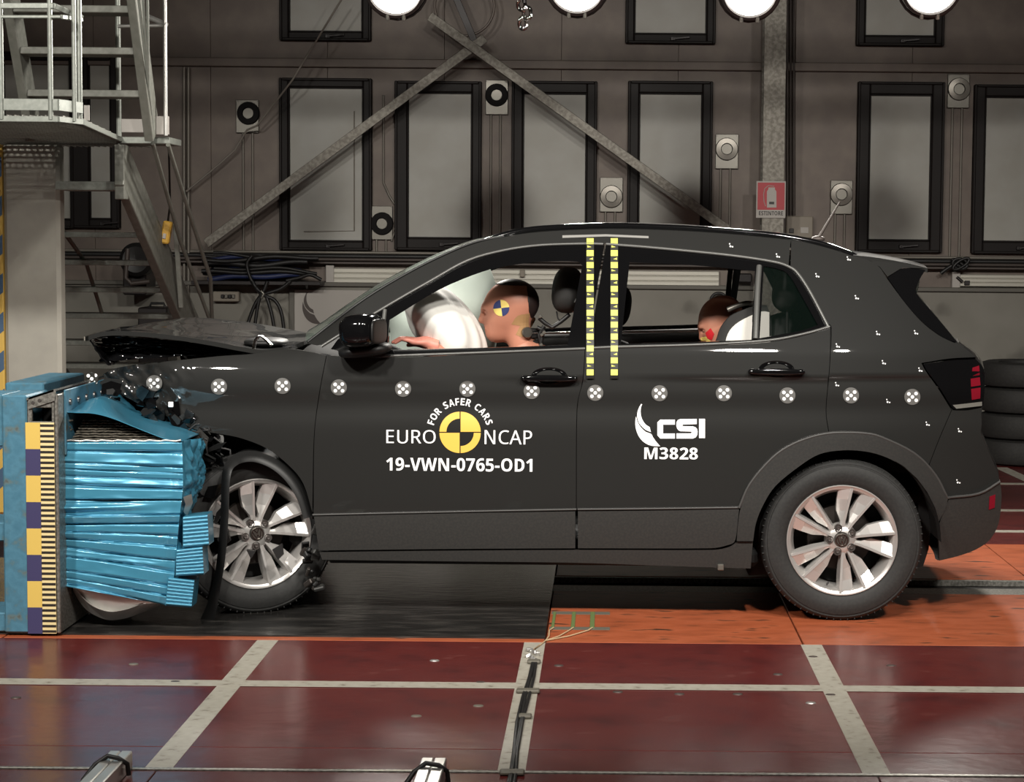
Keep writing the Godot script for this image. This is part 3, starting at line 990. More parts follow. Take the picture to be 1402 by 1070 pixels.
	tag(obj("cable_loop", rg, M.cable_black), "black cable loop seen through the rear side window", "cable")
	var hk := MB.new()
	abox(hk, at(1008, 386, W), at(1028, 374, W) + Vector3(0, 0, 0.12), 0.008)
	tag(obj("junction_box", hk, M.lamp_body), "dark junction box seen through the top of the rear window", "electrical box")
	# dark rail clamp seen above the dummy
	var ck := MB.new()
	abox(ck, at(712, 379, W + 0.05), at(719, 369, W) + Vector3(0, 0, 0.09), 0.004)
	tag(obj("rail_clamp", ck, M.box_grey), "grey clamp on the trunking above the driver dummy's head", "clamp")

	# cables on the left: bundles and the tied hank
	var zk := W + 0.2
	for i in 11:
		var m := MB.new()
		var y0 := 349.0 + (i % 6) * 6.2
		var pts := []
		for j in 15:
			var t := j / 14.0
			var amp := 2.2 * sin(t * 9.0 + i * 1.7) + 2.0 * sin(t * 4.0 + i * 2.9)
			pts.append(at(lerpf(272 + (i * 7) % 22, 395 + (i * 13) % 50, t), y0 + amp * 0.8 + (5.0 * t * t if i % 3 == 0 else -2.0 * t), zk + 0.02 * (i % 4)))
		tube(m, pts, 0.013 + 0.005 * (i % 3), 6)
		tag(obj("cable", m, M.cable_blue if i % 4 == 1 else M.cable_black), ("blue" if i % 4 == 1 else "black") + " cable in the horizontal bundle on the wall right of the stairs", "cable", ("blue" if i % 4 == 1 else "black") + " cables bundled right of the stairs")
	var sf := thing("cable_shelf", "thin dark shelf carrying the cable bundle right of the stairs", "shelf", at(358, 387, W + 0.12))
	var s_a := MB.new()
	abox(s_a, at(272, 388, W + 0.002), Vector3(at(446, 384.5, W).x, at(446, 385, W + 0.15).y, W + 0.30), 0.003)
	obj("board", s_a, M.lamp_body, sf)
	for bx in [290, 420]:
		var br := MB.new()
		bar(br, at(bx, 398, W + 0.01), at(bx, 388, W + 0.25), 0.02, 0.01)
		obj("bracket", br, M.lamp_body, sf)
	var ht := thing("cable_hank", "black cable hank tied in the middle, hanging right of the stairs", "cable", at(360, 402, zk + 0.1))
	for q in [[[345, 384], [352, 396], [358, 403], [350, 415], [343, 432], [336, 456], [334, 470]], [[366, 385], [361, 398], [357, 403], [353, 418], [350, 438], [348, 470]], [[398, 384], [384, 395], [363, 402], [368, 415], [373, 435], [377, 458], [380, 475]], [[345, 350], [338, 362], [345, 385], [360, 403], [375, 410], [384, 424], [388, 445], [390, 470]], [[440, 383], [425, 376], [410, 380], [392, 384]]]:
		var pts := []
		var sm := []
		for w in q:
			sm.append(Vector2(w[0], w[1]))
		for w in smooth_line(sm, false, 4):
			pts.append(at(w.x, w.y, zk + 0.12))
		var m := MB.new()
		tube(m, pts, 0.014, 6)
		obj("loop", m, M.cable_black, ht)
	var tie := MB.new()
	tube(tie, [at(357, 398, zk + 0.135), at(361, 402, zk + 0.14), at(358, 408, zk + 0.135)], 0.012, 6)
	obj("tie", tie, M.plate, ht)
	var ob := thing("socket_box", "pale socket box on the wall among the cables right of the stairs", "socket", at(311, 412, W + 0.04))
	var o0 := MB.new()
	abox(o0, at(294, 412, W + 0.04), at(327, 399, W + 0.12), 0.006)
	obj("body", o0, M.box_grey, ob)
	for i in 4:
		var m := MB.new()
		abox(m, at(303 + i * 5, 408, W + 0.12), at(306.5 + i * 5, 403, W + 0.14), 0.003)
		obj("plug", m, M.black_print if i % 2 == 0 else M.plate, ob)
	# white board with a grey swoosh
	var wt := thing("wall_board", "white board with a grey swoosh mark, behind the windscreen's foot", "board", at(470, 470, W + 0.05))
	var w0 := MB.new()
	abox(w0, at(403, 560, W + 0.045), at(620, 398, W + 0.065), 0.004)
	obj("board", w0, M.sign_white, wt)
	for q in swoosh(Vector2(414, 400), 0.75):
		var m := MB.new()
		var pp := PackedVector2Array()
		for s in q:
			var w := at(s.x, s.y, W + 0.066)
			pp.append(Vector2(w.x, w.y))
		extrude(m, Transform3D(), pp, W + 0.0655, W + 0.067)
		obj("swoosh_mark", m, M.stripe_blue if false else M.conduit_dark, wt)
	var wf := MB.new()
	abox(wf, at(397, 560, W + 0.045), at(403, 394, W + 0.075), 0.004)
	obj("edge_strip", wf, M.ledge, wt)
	# thin slanting cable from the top
	var sc := MB.new()
	tube(sc, [at(472, -8, W + 0.5), at(400, 110, W + 0.4), at(352, 172, W + 0.2), at(338, 178, W + 0.1), at(322, 205, W + 0.1), at(300, 225, W + 0.1), at(255, 262, W + 0.1)], 0.008, 6)
	tag(obj("hanging_cable", sc, M.cable_grey), "thin pale cable slanting down from the top edge to the wall", "cable")
	var c2 := MB.new()
	tube(c2, [at(525, 130, W + 0.02), at(525, 250, W + 0.02), at(533, 268, W + 0.02), at(542, 282, W + 0.02), at(542, 312, W + 0.02), at(536, 330, W + 0.02)], 0.008, 6)
	tag(obj("conduit_pipe", c2, M.conduit), "thin bent conduit running down between the first two lower windows", "conduit")
	# chrome hooks by the second lamp
	var hkz := -3.0
	var hh := thing("rigging_hooks", "chrome rigging shackles glinting at the top edge beside the second lamp", "shackle", at(718, 40, hkz))
	for q in [[714, 6], [722, 18], [716, 32]]:
		var m := MB.new()
		var pts := []
		for j in 16:
			pts.append(at(q[0] + cos(TAU * j / 16) * 5, q[1] + sin(TAU * j / 16) * 8, hkz + 0.02 * sin(TAU * j / 8.0)))
		tube(m, pts, 0.011, 8, true)
		obj("shackle", m, M.chrome, hh)
	var hb := MB.new()
	tube(hb, [at(718, -60, hkz), at(718, 4, hkz)], 0.012, 8)
	obj("rod", hb, M.lamp_body, hh)

	# tyre stacks at the right, behind the car
	var tl := ["nearest stack", "second stack", "third stack"]
	for s in 3:
		var base := at_floor(1392 + s * 132, 628)
		base = Vector3(base.x, 0, -6.0)
		for k in 4:
			var m := MB.new()
			var tr := Transform3D(Basis(Vector3.RIGHT, -PI / 2), Vector3(base.x, 0.09 + k * 0.178, base.z))
			lathe(m, tr, [[0.19, -0.08], [0.27, -0.088], [0.31, -0.075], [0.325, -0.05], [0.325, 0.05], [0.31, 0.075], [0.27, 0.088], [0.19, 0.08], [0.18, 0.0], [0.19, -0.08]], 40)
			if s == 0 or s == 1:
				tag(obj("stacked_tyre", m, M.tyre_wall), "black tyre in the %s, %s" % [["stack beside the tail light", "stack right of that beside the tail light"][s], ["lowest", "second from floor", "third from floor", "topmost"][k]], "tyre", "tyres stacked behind the car")
	# swoosh: two curved blades of the laboratory's mark
func swoosh(o: Vector2, k: float) -> Array:
	var out := []
	for q in [[8, 0, 5.5, 4, 3, 11, 2.6, 18, 5, 26, 10, 32, 15, 36, 21.5, 38.5, 20.3, 34.5, 19.5, 31.5, 14.5, 28.5, 10.5, 23, 8, 17, 7.3, 10, 8, 4, 9.6, 0.5], [1, 17, 0, 24, 0.6, 33, 4, 43, 10, 51, 18, 56, 26, 57.8, 34, 57.8, 28, 51, 24, 45, 21.5, 40.8, 14, 38, 7, 31, 3, 24]]:
		var p := []
		for s in px(q):
			p.append(o + s * k)
		out.append(smooth_line(p, true, 2))
	return out

# lettering stretched into the rectangle from lo to hi, standing on the plane z of lo
func text_obj(called: String, words: String, lo: Vector3, hi: Vector3, bold: bool, m: Material, parent: Node3D, depth: float) -> void:
	var mb := MB.new()
	for q in glyphs(words, bold):
		var w := []
		for p in q:
			w.append(Vector3(lerpf(lo.x, hi.x, p.x), lerpf(lo.y, hi.y, p.y), lo.z + depth))
		mb.flat(w[0], w[1], w[2], Vector3.BACK)
	obj(called, mb, m, parent)

# triangles of a word's front faces, in a box from 0 to 1
func glyphs(words: String, bold: bool) -> Array:
	var tm := TextMesh.new()
	var f := SystemFont.new()
	f.font_names = PackedStringArray(["Droid Sans"])
	f.font_weight = 700 if bold else 400
	tm.font = f
	tm.font_size = 64
	tm.text = words
	tm.depth = 0.0
	var arr := tm.get_mesh_arrays()
	var v: PackedVector3Array = arr[Mesh.ARRAY_VERTEX]
	var idx = arr[Mesh.ARRAY_INDEX]
	var ids := []
	if idx != null and idx.size() > 0:
		ids = Array(idx)
	else:
		ids = range(v.size())
	var lo := Vector2(1e9, 1e9)
	var hi := Vector2(-1e9, -1e9)
	for p in v:
		lo = lo.min(Vector2(p.x, p.y)); hi = hi.max(Vector2(p.x, p.y))
	var out := []
	for k in range(0, ids.size(), 3):
		var q := []
		for s in 3:
			var p: Vector3 = v[ids[k + s]]
			q.append(Vector2((p.x - lo.x) / (hi.x - lo.x), (p.y - lo.y) / (hi.y - lo.y)))
		out.append(q)
	return out

# ---------------------------------------------------------------- the car
var car: Node3D

# z of the near flank at (x, y): shoulder crease, tumblehome above the belt, ends drawn in
func flank(x: float, y: float) -> float:
	var z := 0.025
	var t := maxf(0.0, y - 0.90)
	z -= 0.20 * t * t / (t + 0.06)
	t = maxf(0.0, y - 1.06)
	z -= 0.30 * t * t / (t + 0.05) + 0.2 * t * t
	z -= 0.010 * exp(-pow((y - 0.85) / 0.055, 2))
	var cy := 0.963 + 0.015 * x
	z -= 0.008 * smoothstep(cy + 0.004, cy - 0.014, y) * smoothstep(cy - 0.17, cy - 0.02, y) * smoothstep(-0.85, -0.45, x)
	t = maxf(0.0, 0.5 - y)
	z -= 0.22 * t * t
	t = maxf(0.0, x - 1.05)
	z -= 0.27 * t * t
	t = maxf(0.0, -0.75 - x)
	z -= 0.13 * t * t
	# rounded wing top ahead of the windscreen
	var w := smoothstep(-0.62, -0.92, x)
	t = maxf(0.0, y - 0.97)
	z -= w * 4.0 * t * t
	# crumpling towards the nose
	var c := smoothstep(-1.22, -1.65, x)
	if c > 0.0:
		z += c * (0.05 * noise.get_noise_2d(x * 5.0 + 3.0, y * 4.0) + 0.035 * absf(noise.get_noise_2d(x * 9.0, y * 11.0 + x * 6.0)) - 0.05 * c)
	return z

func flank_normal(x: float, y: float) -> Vector3:
	var h := 0.003
	return Vector3(-(flank(x + h, y) - flank(x - h, y)) / (2 * h), -(flank(x, y + h) - flank(x, y - h)) / (2 * h), 1.0).normalized()

# the point of the flank seen at that spot
func on_flank(p: Vector2, off := 0.0) -> Vector3:
	var z := 0.0
	var w := Vector3.ZERO
	for i in 5:
		w = at(p.x, p.y, z)
		z = flank(w.x, w.y) + off
	w = at(p.x, p.y, z)
	return w

func mirror_z(p: Vector3) -> Vector3:
	return Vector3(p.x, p.y, 2.0 * CAR_Z - p.z)

func flank_poly(pts: Array, per := 4) -> PackedVector2Array:
	var out := PackedVector2Array()
	for p in (smooth_line(pts, true, per) if per > 0 else pts):
		var w := on_flank(p)
		out.append(Vector2(w.x, w.y))
	return out

# a body panel: outline in picture coordinates laid on the flank, with thickness and turned-in edges
func panel(outline: Array, holes := [], off := 0.0, thick := 0.014, gap := 0.0022, cell := 0.045, per := 4) -> Array:
	var outer := flank_poly(outline, per)
	if gap > 0.0:
		var o := Geometry2D.offset_polygon(outer, -gap)
		if o.size() > 0:
			outer = o[0]
	var hs := []
	for h in holes:
		hs.append(flank_poly(h, per))
	var near := MB.new()
	var far := MB.new()
	var lo := outer[0]
	var hi := outer[0]
	for p in outer:
		lo = lo.min(p); hi = hi.max(p)
	var nx := int(ceil((hi.x - lo.x) / cell))
	var ny := int(ceil((hi.y - lo.y) / cell))
	for i in nx:
		for j in ny:
			var a := lo + Vector2(i, j) * cell
			var parts: Array = Geometry2D.intersect_polygons(PackedVector2Array([a, a + Vector2(cell, 0), a + Vector2(cell, cell), a + Vector2(0, cell)]), outer)
			for h in hs:
				var nxt: Array[PackedVector2Array] = []
				for q in parts:
					nxt.append_array(Geometry2D.clip_polygons(q, h))
				parts = nxt
			for q in parts:
				var idx := Geometry2D.triangulate_polygon(q)
				for k in range(0, idx.size(), 3):
					var w := []
					var n := []
					for s in 3:
						var p: Vector2 = q[idx[k + s]]
						n.append(flank_normal(p.x, p.y))
						w.append(Vector3(p.x, p.y, flank(p.x, p.y) + off))
					both(near, far, w, n)
					if thick > 0.0:
						var d := Vector3(0, 0, thick)
						both(near, far, [w[0] - d, w[1] - d, w[2] - d], [-n[0], -n[1], -n[2]])
	if thick > 0.0:
		for ring in [outer] + hs:
			var cw := 1.0 if Geometry2D.is_polygon_clockwise(ring) else -1.0
			if ring != outer:
				cw = -cw
			for k in ring.size():
				var a: Vector2 = ring[k]
				var b: Vector2 = ring[(k + 1) % ring.size()]
				var hint := Vector3(-(b - a).y * cw, (b - a).x * cw, 0)
				var a0 := Vector3(a.x, a.y, flank(a.x, a.y) + off)
				var b0 := Vector3(b.x, b.y, flank(b.x, b.y) + off)
				var d := Vector3(0, 0, thick)
				near.quad(a0, b0, b0 - d, a0 - d, hint)
				far.quad(mirror_z(a0), mirror_z(b0), mirror_z(b0 - d), mirror_z(a0 - d), hint)
	return [near, far]

func both(near: MB, far: MB, w: Array, n: Array) -> void:
	near.tri(w[0], w[1], w[2], n[0], n[1], n[2])
	var f := func(p: Vector3) -> Vector3: return Vector3(p.x, p.y, -p.z)
	far.tri(mirror_z(w[0]), mirror_z(w[1]), mirror_z(w[2]), f.call(n[0]), f.call(n[1]), f.call(n[2]))

func flank_path(pts: Array, off: float, per := 4) -> Array:
	var out := []
	for p in smooth_line(pts, false, per):
		out.append(on_flank(p, off))
	return out

func mirrored(mb: MB) -> MB:
	var o := MB.new()
	for k in range(0, mb.v.size(), 3):
		var f := func(p: Vector3) -> Vector3: return Vector3(p.x, p.y, -p.z)
		o.tri(mirror_z(mb.v[k]), mirror_z(mb.v[k + 1]), mirror_z(mb.v[k + 2]), f.call(mb.n[k]), f.call(mb.n[k + 1]), f.call(mb.n[k + 2]))
	return o

# a skin across the car along a profile line of the near flank
func across(pts: Array, bulge: Vector3, outward: Vector3, thick := 0.0, seg := 14, inset := 0.0, per := 4, last := Vector3.ONE) -> MB:
	var rows := []
	var line_ := smooth_line(pts, false, per)
	for i in line_.size():
		var p: Vector2 = line_[i]
		var bl := bulge * Vector3.ONE.lerp(last, float(i) / (line_.size() - 1))
		var a := on_flank(p)
		a.z -= inset
		var b := mirror_z(a)
		var line := []
		for k in seg + 1:
			var t := float(k) / seg
			var s := 1.0 - pow(absf(2.0 * t - 1.0), 2.4)
			line.append(a.lerp(b, t) + bl * s)
		rows.append(line)
	var mb := MB.new()
	if thick > 0.0:
		sheet(mb, rows, outward, thick)
	else:
		grid(mb, rows, outward)
	return mb

# rounded block: a superellipsoid
func blob(mb: MB, tr: Transform3D, r: Vector3, e := 0.6, nu := 28, nv := 16) -> void:
	var rows := []
	for i in nv + 1:
		var v := -PI / 2 + PI * i / nv
		var line := []
		for j in nu:
			var u := TAU * j / nu
			var cv := spow(cos(v), e)
			line.append(tr * Vector3(r.x * cv * spow(cos(u), e), r.y * spow(sin(v), e), r.z * cv * spow(sin(u), e)))
		rows.append(line)
	var c := tr.origin
	var nrm := []
	for i in nv + 1:
		var v := -PI / 2 + PI * i / nv
		var line := []
		for j in nu:
			var u := TAU * j / nu
			var cv := spow(cos(v), 2.0 - e)
			line.append((tr.basis * Vector3(cv * spow(cos(u), 2.0 - e) / r.x, spow(sin(v), 2.0 - e) / r.y, cv * spow(sin(u), 2.0 - e) / r.z)).normalized())
		nrm.append(line)
	for i in nv:
		for j in nu:
			var k := (j + 1) % nu
			mb.tri(rows[i][j], rows[i][k], rows[i + 1][k], nrm[i][j], nrm[i][k], nrm[i + 1][k])
			mb.tri(rows[i][j], rows[i + 1][k], rows[i + 1][j], nrm[i][j], nrm[i + 1][k], nrm[i + 1][j])

func spow(a: float, e: float) -> float:
	return signf(a) * pow(absf(a), e)

const ARCH_OUT := [1008, 740, 1010, 715, 1014, 693, 1027, 662, 1057, 627, 1083, 609, 1111, 598, 1135, 593, 1159, 592, 1183, 593, 1206, 598, 1251, 620, 1280, 649, 1297, 682]

func build_car() -> void:
	car = thing("car", "dark grey small SUV with crushed nose, lettering and target stickers on its side", "car", Vector3(0, 0, CAR_Z))
	# ---- painted side panels, near and far
	var arch := px(ARCH_OUT)
	var arch_front := arch.slice(2, 8)                # from the sill up to the rear door seam
	arch_front.reverse()
	var front_door := px([447, 486, 520, 489, 660, 484, 801, 478, 798, 520, 790, 560, 789, 698, 610, 701, 429, 705, 430, 600, 437, 540])
	var rear_door := px([801, 478, 850, 476, 960, 473, 1050, 468, 1100, 459, 1137, 448, 1136, 500, 1131, 560]) + arch_front + px([1013, 696, 900, 697, 789, 698, 790, 560, 798, 520])
	var quarter := px([1138, 448, 1130, 440, 1110, 400, 1093, 373, 1082, 364, 1083, 328, 1110, 333, 1140, 341, 1168, 350, 1190, 356, 1205, 366, 1214, 380, 1240, 415, 1262, 440, 1285, 458, 1305, 468, 1314, 471, 1338, 489, 1300, 491, 1262, 497, 1268, 508, 1285, 532, 1303, 561, 1287, 598, 1272, 636]) + px([1251, 620, 1206, 598, 1183, 593, 1159, 592, 1135, 593, 1131, 560, 1136, 500])
	var bumper := px([1303, 561, 1325, 561, 1345, 557, 1343, 590, 1355, 620, 1366, 645, 1369, 659, 1340, 676, 1297, 682, 1288, 660, 1272, 636, 1287, 598])
	var fender := px([447, 486, 425, 481, 395, 477, 370, 480, 345, 484, 300, 487, 250, 492, 200, 497, 160, 503, 140, 512, 148, 527, 175, 545, 205, 560, 232, 572, 255, 583, 275, 590, 300, 594, 330, 600, 365, 614, 395, 637, 415, 662, 428, 704, 430, 600, 437, 540])
	var cant := px([420, 470, 440, 455, 500, 410, 560, 374, 610, 349, 650, 333, 690, 324, 740, 317, 830, 313, 920, 315, 1000, 320, 1083, 328, 1080, 363, 1060, 357, 1000, 348, 900, 338, 800, 332, 740, 334, 690, 341, 640, 355, 590, 383, 530, 417, 470, 453, 440, 472])
	var skins := {"front_door": front_door, "rear_door": rear_door, "quarter_panel": quarter, "rear_bumper": bumper, "front_fender": fender, "roof_side": cant}
	var nodes := {}
	for s in skins:
		var pr := panel(skins[s], [], 0.0, 0.016, 0.0013, 0.022)
		nodes[s] = obj(s, pr[0], M.paint, car)
		var f := obj(s, pr[1], M.paint, car)
		nodes[s + "_far"] = f
	nodes["front_fender"].set_meta("label", "crumpled dark grey front wing")
	# ---- black window frames with their openings
	var hole_f := px([533, 438, 600, 397, 660, 372, 700, 363, 745, 358, 790, 358, 797, 363, 777, 472, 700, 475, 530, 479])
	var hole_t := px([472, 474, 521, 431, 514, 477])
	var frame_f := px([452, 478, 472, 455, 530, 420, 590, 386, 640, 358, 690, 344, 740, 337, 800, 335, 827, 336, 803, 477, 660, 483, 520, 488])
	var hole_r := px([862, 359, 950, 363, 1034, 371, 1029, 465, 960, 468, 850, 471])
	var hole_q := px([1046, 364, 1066, 368, 1080, 376, 1095, 400, 1120, 445, 1095, 453, 1040, 463])
	var frame_r := px([829, 336, 900, 341, 1000, 351, 1060, 360, 1080, 367, 1092, 376, 1109, 402, 1133, 447, 1100, 458, 1050, 467, 960, 472, 850, 475, 806, 477])
	for q in [["front_door", frame_f, [hole_f, hole_t]], ["rear_door", frame_r, [hole_r, hole_q]]]:
		var pr := panel(q[1], q[2], -0.004, 0.022, 0.001, 0.05)
		obj("window_frame", pr[0], M.gloss_black, nodes[q[0]])
		obj("window_frame", pr[1], M.gloss_black, nodes[q[0] + "_far"])
	# glass that is still in place: front triangle and rear quarter light
	for q in [["front_door", hole_t, M.trim_grey, "front_triangle"], ["rear_door", hole_q, M.glass_dark, "quarter_glass"]]:
		var pr := panel(q[1], [], -0.012, 0.0, 0.0, 0.06)
		obj(q[3], pr[0], q[2], nodes[q[0]])
		obj(q[3], pr[1], q[2], nodes[q[0] + "_far"])
	# trims along the glass
	var trims := [["front_door", [440, 474, 472, 454, 530, 418.5, 590, 384, 640, 356.5, 690, 342.5, 740, 335.5, 800, 333.5, 826, 334], 0.006, M.trim_grey, "window_trim"], ["rear_door", [830, 334, 900, 339.5, 1000, 349.5, 1060, 358.5, 1081, 365.5, 1093, 375, 1110, 401, 1134, 447], 0.0065, M.trim_grey, "window_trim"],
		["front_door", [520, 487.5, 660, 482.5, 801, 477], 0.006, M.trim_grey, "belt_trim"], ["rear_door", [803, 476.5, 850, 474.5, 960, 471.5, 1050, 466, 1100, 457, 1136, 447], 0.006, M.trim_grey, "belt_trim"],
		["rear_door", [1039.5, 364, 1037, 400, 1034.5, 464], 0.012, M.trim_grey, "divider_bar"], ["front_door", [527, 424, 521, 478], 0.009, M.trim_grey, "divider_bar"]]
	for t in trims:
		var m := MB.new()
		tube(m, flank_path(px(t[1]), 0.001), t[2], 8)
		obj(t[4], m, t[3], nodes[t[0]])
		obj(t[4], mirrored(m), t[3], nodes[t[0] + "_far"])
	# ---- grey-black cladding
	var clads := {"door_cladding": px([430, 706, 610, 702, 788, 699, 788, 750, 610, 751, 437, 753]), "rear_door_cladding": px([791, 699, 900, 698, 1012, 696, 1007, 738, 995, 746, 970, 750, 791, 750]),
		"sill_cladding": px([437, 755, 610, 753, 790, 752, 975, 752, 998, 748, 1010, 741, 1031, 741, 1028, 778, 900, 774, 780, 770, 600, 768, 441, 766]),
		"arch_cladding": px(ARCH_OUT) + px([1284, 715, 1276, 697, 1254, 658, 1232, 636, 1206, 623, 1180, 617, 1152, 616, 1122, 621, 1095, 637, 1062, 664, 1045, 690, 1035, 715, 1031, 740]),
		"bumper_cladding": px([1298, 683, 1340, 677, 1369, 660, 1371, 680, 1367, 715, 1355, 738, 1335, 752, 1310, 761, 1285, 767, 1285, 750, 1285, 718])}
	for s in clads:
		var off := 0.016 if s == "arch_cladding" else 0.010 if s != "sill_cladding" else 0.004
		var pr := panel(clads[s], [], off, 0.03, 0.001)
		obj(s, pr[0], M.black_plastic, car)
		obj(s, pr[1], M.black_plastic, car)
	for q in [[428, 704.5, 610, 700.5, 789, 697], [791, 697, 900, 696, 1012, 694.5]]:
		var m := MB.new()
		tube(m, flank_path(px(q), 0.008), 0.0045, 6)
		obj("cladding_edge", m, M.edge_grey, car)
	var am := MB.new()
	tube(am, flank_path(px([1012, 695, 1027, 662, 1057, 627, 1083, 609, 1111, 598, 1135, 593, 1159, 592, 1183, 593, 1206, 598, 1251, 620, 1280, 649, 1297, 681, 1340, 675.5, 1369, 659]), 0.012), 0.006, 6)
	obj("arch_edge", am, M.edge_grey, car)
	# ---- tail lamp
	var tl := panel(px([1264, 498, 1300, 493, 1336, 491, 1347, 505, 1348, 530, 1346, 556, 1312, 560, 1303, 557, 1286, 531, 1269, 508]), [], 0.006, 0.03, 0.001, 0.03)
	for k in 2:
		var lamp := obj("tail_light", tl[k], M.gloss_black, car)
		for q in [[1331, 503, 1340, 500, 1341, 513, 1329.5, 514.5], [1328.5, 518, 1341, 516, 1342, 527, 1329, 529], [1329, 532, 1342, 530, 1341.5, 545, 1330, 547]]:
			obj("red_segment", panel(px(q), [], 0.0085, 0.004, 0.0, 0.03, 0)[k], M.red_lens, lamp)
		obj("reversing_strip", panel(px([1304, 554, 1344, 549.5, 1344, 555, 1309, 559]), [], 0.0085, 0.004, 0.0, 0.03, 0)[k], M.clear_lens, lamp)
		obj("reflector", panel(px([1354, 679, 1362, 676, 1361, 694, 1353, 697]), [], 0.014, 0.006, 0.0, 0.03, 0)[k], M.red_lens, car)
	# ---- rear spoiler and side glass
	var sp := obj("rear_spoiler", across(px([1168, 349, 1200, 352.5, 1240, 359.5, 1270, 367]), Vector3(0.02, 0.02, 0), Vector3.UP, 0.018, 16), M.paint, car)
	obj("spoiler_corner", panel(px([1190, 356, 1240, 361, 1269, 368, 1236, 366, 1215, 379, 1205, 366]), [], 0.0, 0.02, 0.001, 0.05, 0)[0], M.paint, sp)
	obj("spoiler_wing", panel(px([1215, 380, 1236, 367, 1268, 369, 1258, 386, 1256, 402, 1285, 436, 1312, 469, 1300, 466, 1285, 458, 1262, 440, 1240, 415]), [], -0.006, 0.03, 0.001, 0.05)[0], M.gloss_black, sp)
	obj("spoiler_wing", panel(px([1215, 380, 1236, 367, 1268, 369, 1258, 386, 1256, 402, 1285, 436, 1312, 469, 1300, 466, 1285, 458, 1262, 440, 1240, 415]), [], -0.006, 0.03, 0.001, 0.05)[1], M.gloss_black, sp)
	obj("rear_window", across(px([1262, 372, 1256, 402, 1285, 436, 1312, 469]), Vector3(0.05, 0.0, 0), Vector3.RIGHT, 0.008, 14, 0.01), M.glass_dark, car)
	obj("tailgate", across(px([1312, 469, 1339, 490, 1347, 510, 1347, 540, 1344, 560, 1343, 590]), Vector3(0.07, 0, 0), Vector3.RIGHT, 0.012, 16, 0.006), M.paint, car)
	obj("bumper_cover", across(px([1343, 590, 1355, 620, 1366, 645, 1369, 659, 1370, 668]), Vector3(0.06, 0, 0), Vector3.RIGHT, 0.012, 16, 0.006), M.paint, car)
	obj("bumper_lower", across(px([1370, 664, 1370, 680, 1366, 715, 1354, 738, 1334, 752, 1310, 761, 1284, 767]), Vector3(0.05, -0.01, 0), Vector3(1, -0.6, 0), 0.012, 16, 0.006), M.black_plastic, car)
	# ---- roof, headliner, rails
	var roof_line := px([690, 325, 740, 318, 830, 314, 920, 316, 1000, 321, 1083, 329, 1110, 334, 1140, 342, 1168, 351, 1190, 356])
	obj("roof", across(roof_line, Vector3(0, 0.035, 0), Vector3.UP, 0.012, 18, 0.004), M.paint, car)
	var hl := px([700, 338, 740, 330, 830, 326, 920, 328, 1000, 333, 1083, 342, 1140, 358])
	obj("headliner", across(hl, Vector3(0, 0.02, 0), Vector3.DOWN, 0.008, 12, 0.03), M.headliner, car)
	for k in 2:
		var m := MB.new()
		var path := []
		for p in smooth_line(px([664, 330, 700, 319, 745, 312.5, 830, 309, 930, 312, 1000, 316.5, 1060, 322, 1110, 330.5, 1140, 338.5, 1172, 351]), false, 4):
			var w := on_flank(p)
			w.z -= 0.05
			path.append(at(p.x, p.y, w.z))
		tube(m, path, 0.013, 10)
		obj("roof_rail", m if k == 0 else mirrored(m), M.gloss_black, car)
	var st := panel(px([770, 322, 830, 320.5, 888, 323, 888, 326, 830, 323.5, 770, 325.5]), [], 0.002, 0.0, 0.0, 0.05, 0)
	obj("silver_tape", st[0], M.thin_alu, car)
	var an := MB.new()
	var ab := at(1120, 327, -0.75)
	tube(an, [ab, at(1136, 300, -0.75), at(1150, 276, -0.75)], [0.007, 0.005, 0.0035], 8)
	blob(an, Transform3D(Basis(), ab), Vector3(0.03, 0.015, 0.02), 1.0, 12, 8)
	obj("antenna", an, M.conduit_dark, car)
	# ---- windscreen
	var ws := across(px([420, 469, 440, 454, 500, 409, 560, 373, 610, 348, 650, 332, 690, 324]), Vector3(-0.07, 0.035, 0), Vector3(-0.6, 0.8, 0), 0.0, 18, 0.004, 4, Vector3(0.0, 0.5, 0))
	obj("windscreen", ws, M.glass_green, car)
	var wb := MB.new()
	var pw := []
	for p in smooth_line(px([421, 468, 440, 453.5, 500, 408.5, 560, 372.5, 610, 347.5, 650, 331.5, 690, 323.5]), false, 4):
		pw.append(on_flank(p, -0.004))
	tube(wb, pw, 0.006, 8)
	obj("windscreen_seal", wb, M.seal, car)
	# ---- bonnet: buckled, its near edge lifted off the wing
	var hood := []
	var near_e := smooth_line(px([396, 475, 362, 479, 330, 474.5, 290, 467, 250, 460.5, 205, 455.5, 165, 453, 138, 454.5, 121, 460]), false, 5)
	var mid_e := smooth_line(px([416, 467, 374, 463.5, 336, 460, 298, 456.5, 250, 453.5, 205, 451.5, 165, 451, 140, 453, 122, 458]), false, 5)
	for i in near_e.size():
		var a := at(near_e[i].x, near_e[i].y, -0.13)
		var b := at(mid_e[i].x, mid_e[i].y, CAR_Z)
		var line := []
		for k in 25:
			var t := k / 24.0
			var s := 1.0 - absf(2.0 * t - 1.0)
			var e := pow(s, 0.75)
			var wob := 0.006 * noise.get_noise_2d(i * 0.035, k * 0.045) * smoothstep(0.0, 0.3, s)
			line.append(Vector3(lerpf(a.x, b.x, e), lerpf(a.y, b.y, e) + wob, lerpf(-0.13, 2.0 * CAR_Z + 0.13, t)))
		hood.append(line)
	var hm := MB.new()
	sheet(hm, hood, Vector3.UP, 0.018)
	var bonnet := obj("bonnet", hm, M.paint, car)
	# its folded front lip and inner panel
	var lip := []
